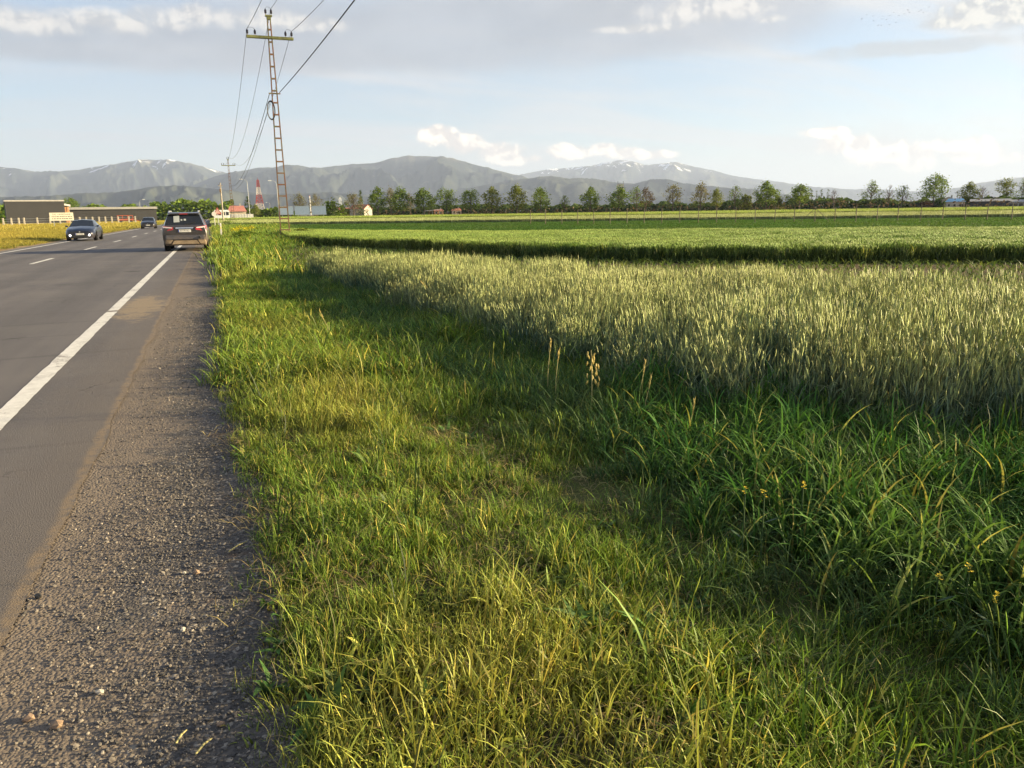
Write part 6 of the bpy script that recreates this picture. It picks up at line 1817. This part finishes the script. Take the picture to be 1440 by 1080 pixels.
# ------------------------------------------------------------------ single plants and loose things near the viewer
M_stalk = pbr('straw_stalk', (0.42, 0.36, 0.14), 0.7, vary=0.2)
M_seed = pbr('oat_seed', (0.50, 0.38, 0.10), 0.6, vary=0.25, vscale=40)
M_petal = pbr('yellow_petal', (0.80, 0.58, 0.02), 0.6, vary=0.1)
M_gstem = pbr('green_stem', (0.035, 0.075, 0.02), 0.6, vary=0.2)
def flower(px, py, h, k, label):
    p = gpix(px, py, h); r = random.Random(k)
    o = empty('yellow_flower', (p.x, p.y, float(verge_z(p.x, p.y))))
    z0 = h-float(verge_z(p.x, p.y))
    MB().tube([(0, 0, 0), (.01, .01, z0*.5), (0, 0, z0)], [.004, .0035, .0025], 6).build('stem', M_gstem, o)
    for q in range(7):
        a = r.uniform(0, 6.28); rr = r.uniform(.0, .012); c = Vector((math.cos(a)*rr, math.sin(a)*rr, z0+r.uniform(-.022, .012)))
        mb = MB()
        for e_ in range(4):
            b = a+e_*math.pi/2; d = Vector((math.cos(b), math.sin(b), r.uniform(.1, .6))).normalized(); s_ = Vector((-math.sin(b), math.cos(b), 0))
            mb.add([c, c+d*.004-s_*.003, c+d*.008, c+d*.004+s_*.003], [(0, 1, 2, 3)])
        mb.build('blossom', M_petal, o)
    for q in range(3):
        a = r.uniform(0, 6.28); d = Vector((math.cos(a), math.sin(a), .4)); s_ = Vector((-math.sin(a), math.cos(a), 0)); b = Vector((0, 0, z0*(.25+.2*q)))
        MB().add([b, b+d*.025-s_*.007, b+d*.045-s_*.006, b+d*.065, b+d*.045+s_*.006, b+d*.025+s_*.007], [(0, 1, 2, 3, 4, 5)]).build('leaf', M_gstem, o)
    return tag(o, label, 'flower')
flower(1048, 687, .34, 1, 'yellow mustard flower at the left end of the broad-leaved grass')
flower(1075, 693, .32, 2, 'small yellow flower head close beside another at the end of the broad leaves')
flower(1320, 808, .24, 3, 'yellow flower low in a dark gap of the broad-leaved grass')
flower(1364, 797, .26, 4, 'greenish-yellow flower head behind the one in the dark gap')
flower(1402, 838, .24, 5, 'yellow flower near the sunlit tips of the broad leaves')
flower(1130, 680, .30, 6, 'faint yellow flower deep between the broad leaves')
def seed_stalk(px, ytop, base, label, droop=.02, n=14, w=.004, name='seed_stalk', long=.10):
    b = Vector(base); dist = math.hypot(b.x, b.y); ht = hgt(px, ytop, dist)
    o = empty(name, (b.x, b.y, 0)); r = random.Random(px)
    pts = [Vector((0, 0, 0)), Vector((droop*.2, 0, ht*.5)), Vector((droop, 0, ht-long)), Vector((droop*1.6, 0, ht))]
    MB().tube(pts, [.003, .0028, .0022, .0015], 6).build('stem', M_stalk, o)
    mb = MB()
    for q in range(n):
        f_ = q/n; c = pts[2].lerp(pts[3], f_); a = r.uniform(0, 6.28); d = Vector((math.cos(a)*.35, math.sin(a)*.35, 1)).normalized()
        mb.bar(c+d*.002, c+d*.028, w, n=5, w2=.0008)
    mb.build('ear', M_seed, o)
    return tag(o, label, 'grass stalk')
b = gpix(832, 590)
o = empty('oat_stalk', (b.x, b.y, 0)); dist = b.length; ht = hgt(832, 492, dist); r = random.Random(3)
MB().tube([(0, 0, 0), (0, 0, ht*.6), (-.01, 0, ht)], [.005, .004, .002], 6).build('stem', M_stalk, o)
for q in range(26):
    f_ = q/26; c = Vector((0.02*math.sin(q*2.1)+r.uniform(-.03, .03)+.045*(f_-.4), r.uniform(-.03, .03), ht-.01-.25*f_))
    d = Vector((r.uniform(-.5, .5), r.uniform(-.5, .5), -1)).normalized()
    mb = MB().bar(c, c+d*.018, .0035, n=6, w2=.0075).bar(c+d*.018, c+d*.038, .0075, n=6, w2=.0015)
    mb.build('husk', M_seed, o, smooth=60)
tag(o, 'golden wild oat panicle standing alone before the shaded wheat edge', 'oat stalk')
seed_stalk(770, 478, gpix(770, 570), 'slim straw-coloured grass stalk left of the golden oat panicle')
seed_stalk(780, 492, gpix(781, 575), 'shorter straw stalk close beside the slim one by the oat panicle')
seed_stalk(899, 508, gpix(898, 590), 'pale bearded grass ear between the oat panicle and the broad leaves', .03)
seed_stalk(907, 528, gpix(906, 600), 'short bearded grass ear leaning by the taller pale one', .03)
seed_stalk(970, 562, gpix(968, 630), 'lone bearded grass ear above the bright tall grass', .02)
seed_stalk(607, 395, gpix(618, 452), 'tall bent straw stem against the middle of the wheat edge', -.16)
seed_stalk(458, 435, gpix(463, 480), 'short dry stem on the shaded verge left of the wheat', -.06)
# stones lying singly on the shoulder, bits of straw
M_pale = pbr('pale_stone', (0.42, 0.38, 0.32), 0.85, vary=0.2, vscale=60); M_tanst = pbr('tan_stone', (0.30, 0.20, 0.13), 0.85, vary=0.25, vscale=60)
for k, (px, py, d, m_, lab) in enumerate(((140, 972, .026, M_pale, 'roundest pale pebble lying on the dark gravel'), (257, 883, .022, M_pale, 'white flat pebble near the middle of the gravel shoulder'), (259, 804, .022, M_pale, 'pale angular stone next to a brown one on the gravel'),
        (276, 803, .028, M_tanst, 'brown stone right beside a pale angular one'), (80, 1018, .034, M_tanst, 'long tan stone on the sandy part of the shoulder'), (310, 1015, .024, M_tanst, 'orange-brown stone close to the grass edge'), (40, 1008, .032, M_tanst, 'flat tan stone near the asphalt rim'), (54, 838, .028, M_black, 'small dark lump on the tan dust rim of the asphalt'))):
    p = gpix(px, py); me = stone_mesh(950+k, m_); s_ = link('pebble', me); s_.scale = (d*1.3, d*1.3, d*1.3)
    s_.location = (p.x, p.y, float(gravel_z(np.array(p.x), np.array(p.y)))+d*.30); s_.rotation_euler = (0, 0, k*1.3)
    tag(s_, lab, 'stone')
for k, (px, py, L, a, lab) in enumerate(((287, 1050, .07, .9, 'golden piece of straw lying on the gravel'), (255, 1035, .06, 1.1, 'thin pale straw lying beside the golden one'), (335, 768, .12, .8, 'dry stem hanging from the grass over the gravel'))):
    p = gpix(px, py); d = Vector((math.cos(a), math.sin(a), 0))*L/2; z = float(gravel_z(np.array(p.x), np.array(p.y)))+.014
    st = MB().tube([-d, Vector((0, 0, .006)), d], [.003, .0035, .002], 6).build('straw', M_stalk)
    st.location = (p.x, p.y, z); tag(st, lab, 'straw')

# ------------------------------------------------------------------ birds over the plain
M_bird = pbr('bird_dark', (0.05, 0.05, 0.055), 0.8, vary=0.1)
def bird_mesh(up):
    V = [(0, .22, 0), (.05, .05, .01), (.04, -.14, 0), (0, -.26, 0), (-.04, -.14, 0), (-.05, .05, .01), (0, .02, .05), (0, .02, -.05),
         (.30, .06, up*.5), (.55, -.08, up), (.25, -.10, up*.45), (-.30, .06, up*.5), (-.55, -.08, up), (-.25, -.10, up*.45)]
    Fb = [(0, 1, 6), (0, 6, 5), (0, 7, 1), (0, 5, 7), (1, 2, 6), (2, 3, 6), (3, 4, 6), (4, 5, 6), (2, 1, 7), (3, 2, 7), (4, 3, 7), (5, 4, 7), (1, 8, 10, 2), (8, 9, 10), (5, 4, 13, 11), (11, 13, 12)]
    me = bpy.data.meshes.new('bird'); me.from_pydata(V, [], Fb); me.update(); me.materials.append(M_bird)
    return me
bms = [bird_mesh(.25), bird_mesh(.05), bird_mesh(-.15)]
BP = [(1191, 29), (1197, 23), (1207, 31), (1213, 38), (1218, 29), (1219, 25), (1218, 38), (1224, 30), (1228, 24), (1228, 37), (1237, 34), (1240, 24), (1252, 17), (1254, 20), (1262, 13), (1266, 19), (1269, 17), (1272, 20), (1276, 19), (1279, 13), (1292, 18), (1205, 25), (1233, 20), (1247, 22)]
for k, (px, py) in enumerate(BP):
    D = 330+random.uniform(-25, 25); d = azray(px)*D
    b = bpy.data.objects.new('bird', bms[k % 3]); COL.objects.link(b)
    b.location = (d.x, d.y, hgt(px, py, D)); b.rotation_euler = (0, 0, random.uniform(0, 6.28))
    tag(b, 'small dark bird in a loose flock high above the fields', 'bird', 'flock of small dark birds')

# ------------------------------------------------------------------ the air
def build_haze():
    m, t, o = newmat('haze_air')
    v = t.n('ShaderNodeVolumePrincipled')
    v.inputs['Color'].default_value = (0.58, 0.70, 1.0, 1)
    v.inputs['Density'].default_value = HAZE
    v.inputs['Anisotropy'].default_value = 0.1
    t.link(v.outputs[0], o.inputs['Volume'])
    top = 1640.0
    h = MB().box(-46000, 46000, -46000, 46000, -4, top).build('haze', m)
    return tag(h, 'thin blue evening haze over the plain', 'haze', kind='stuff')
HAZE = 5.4e-5
build_haze()
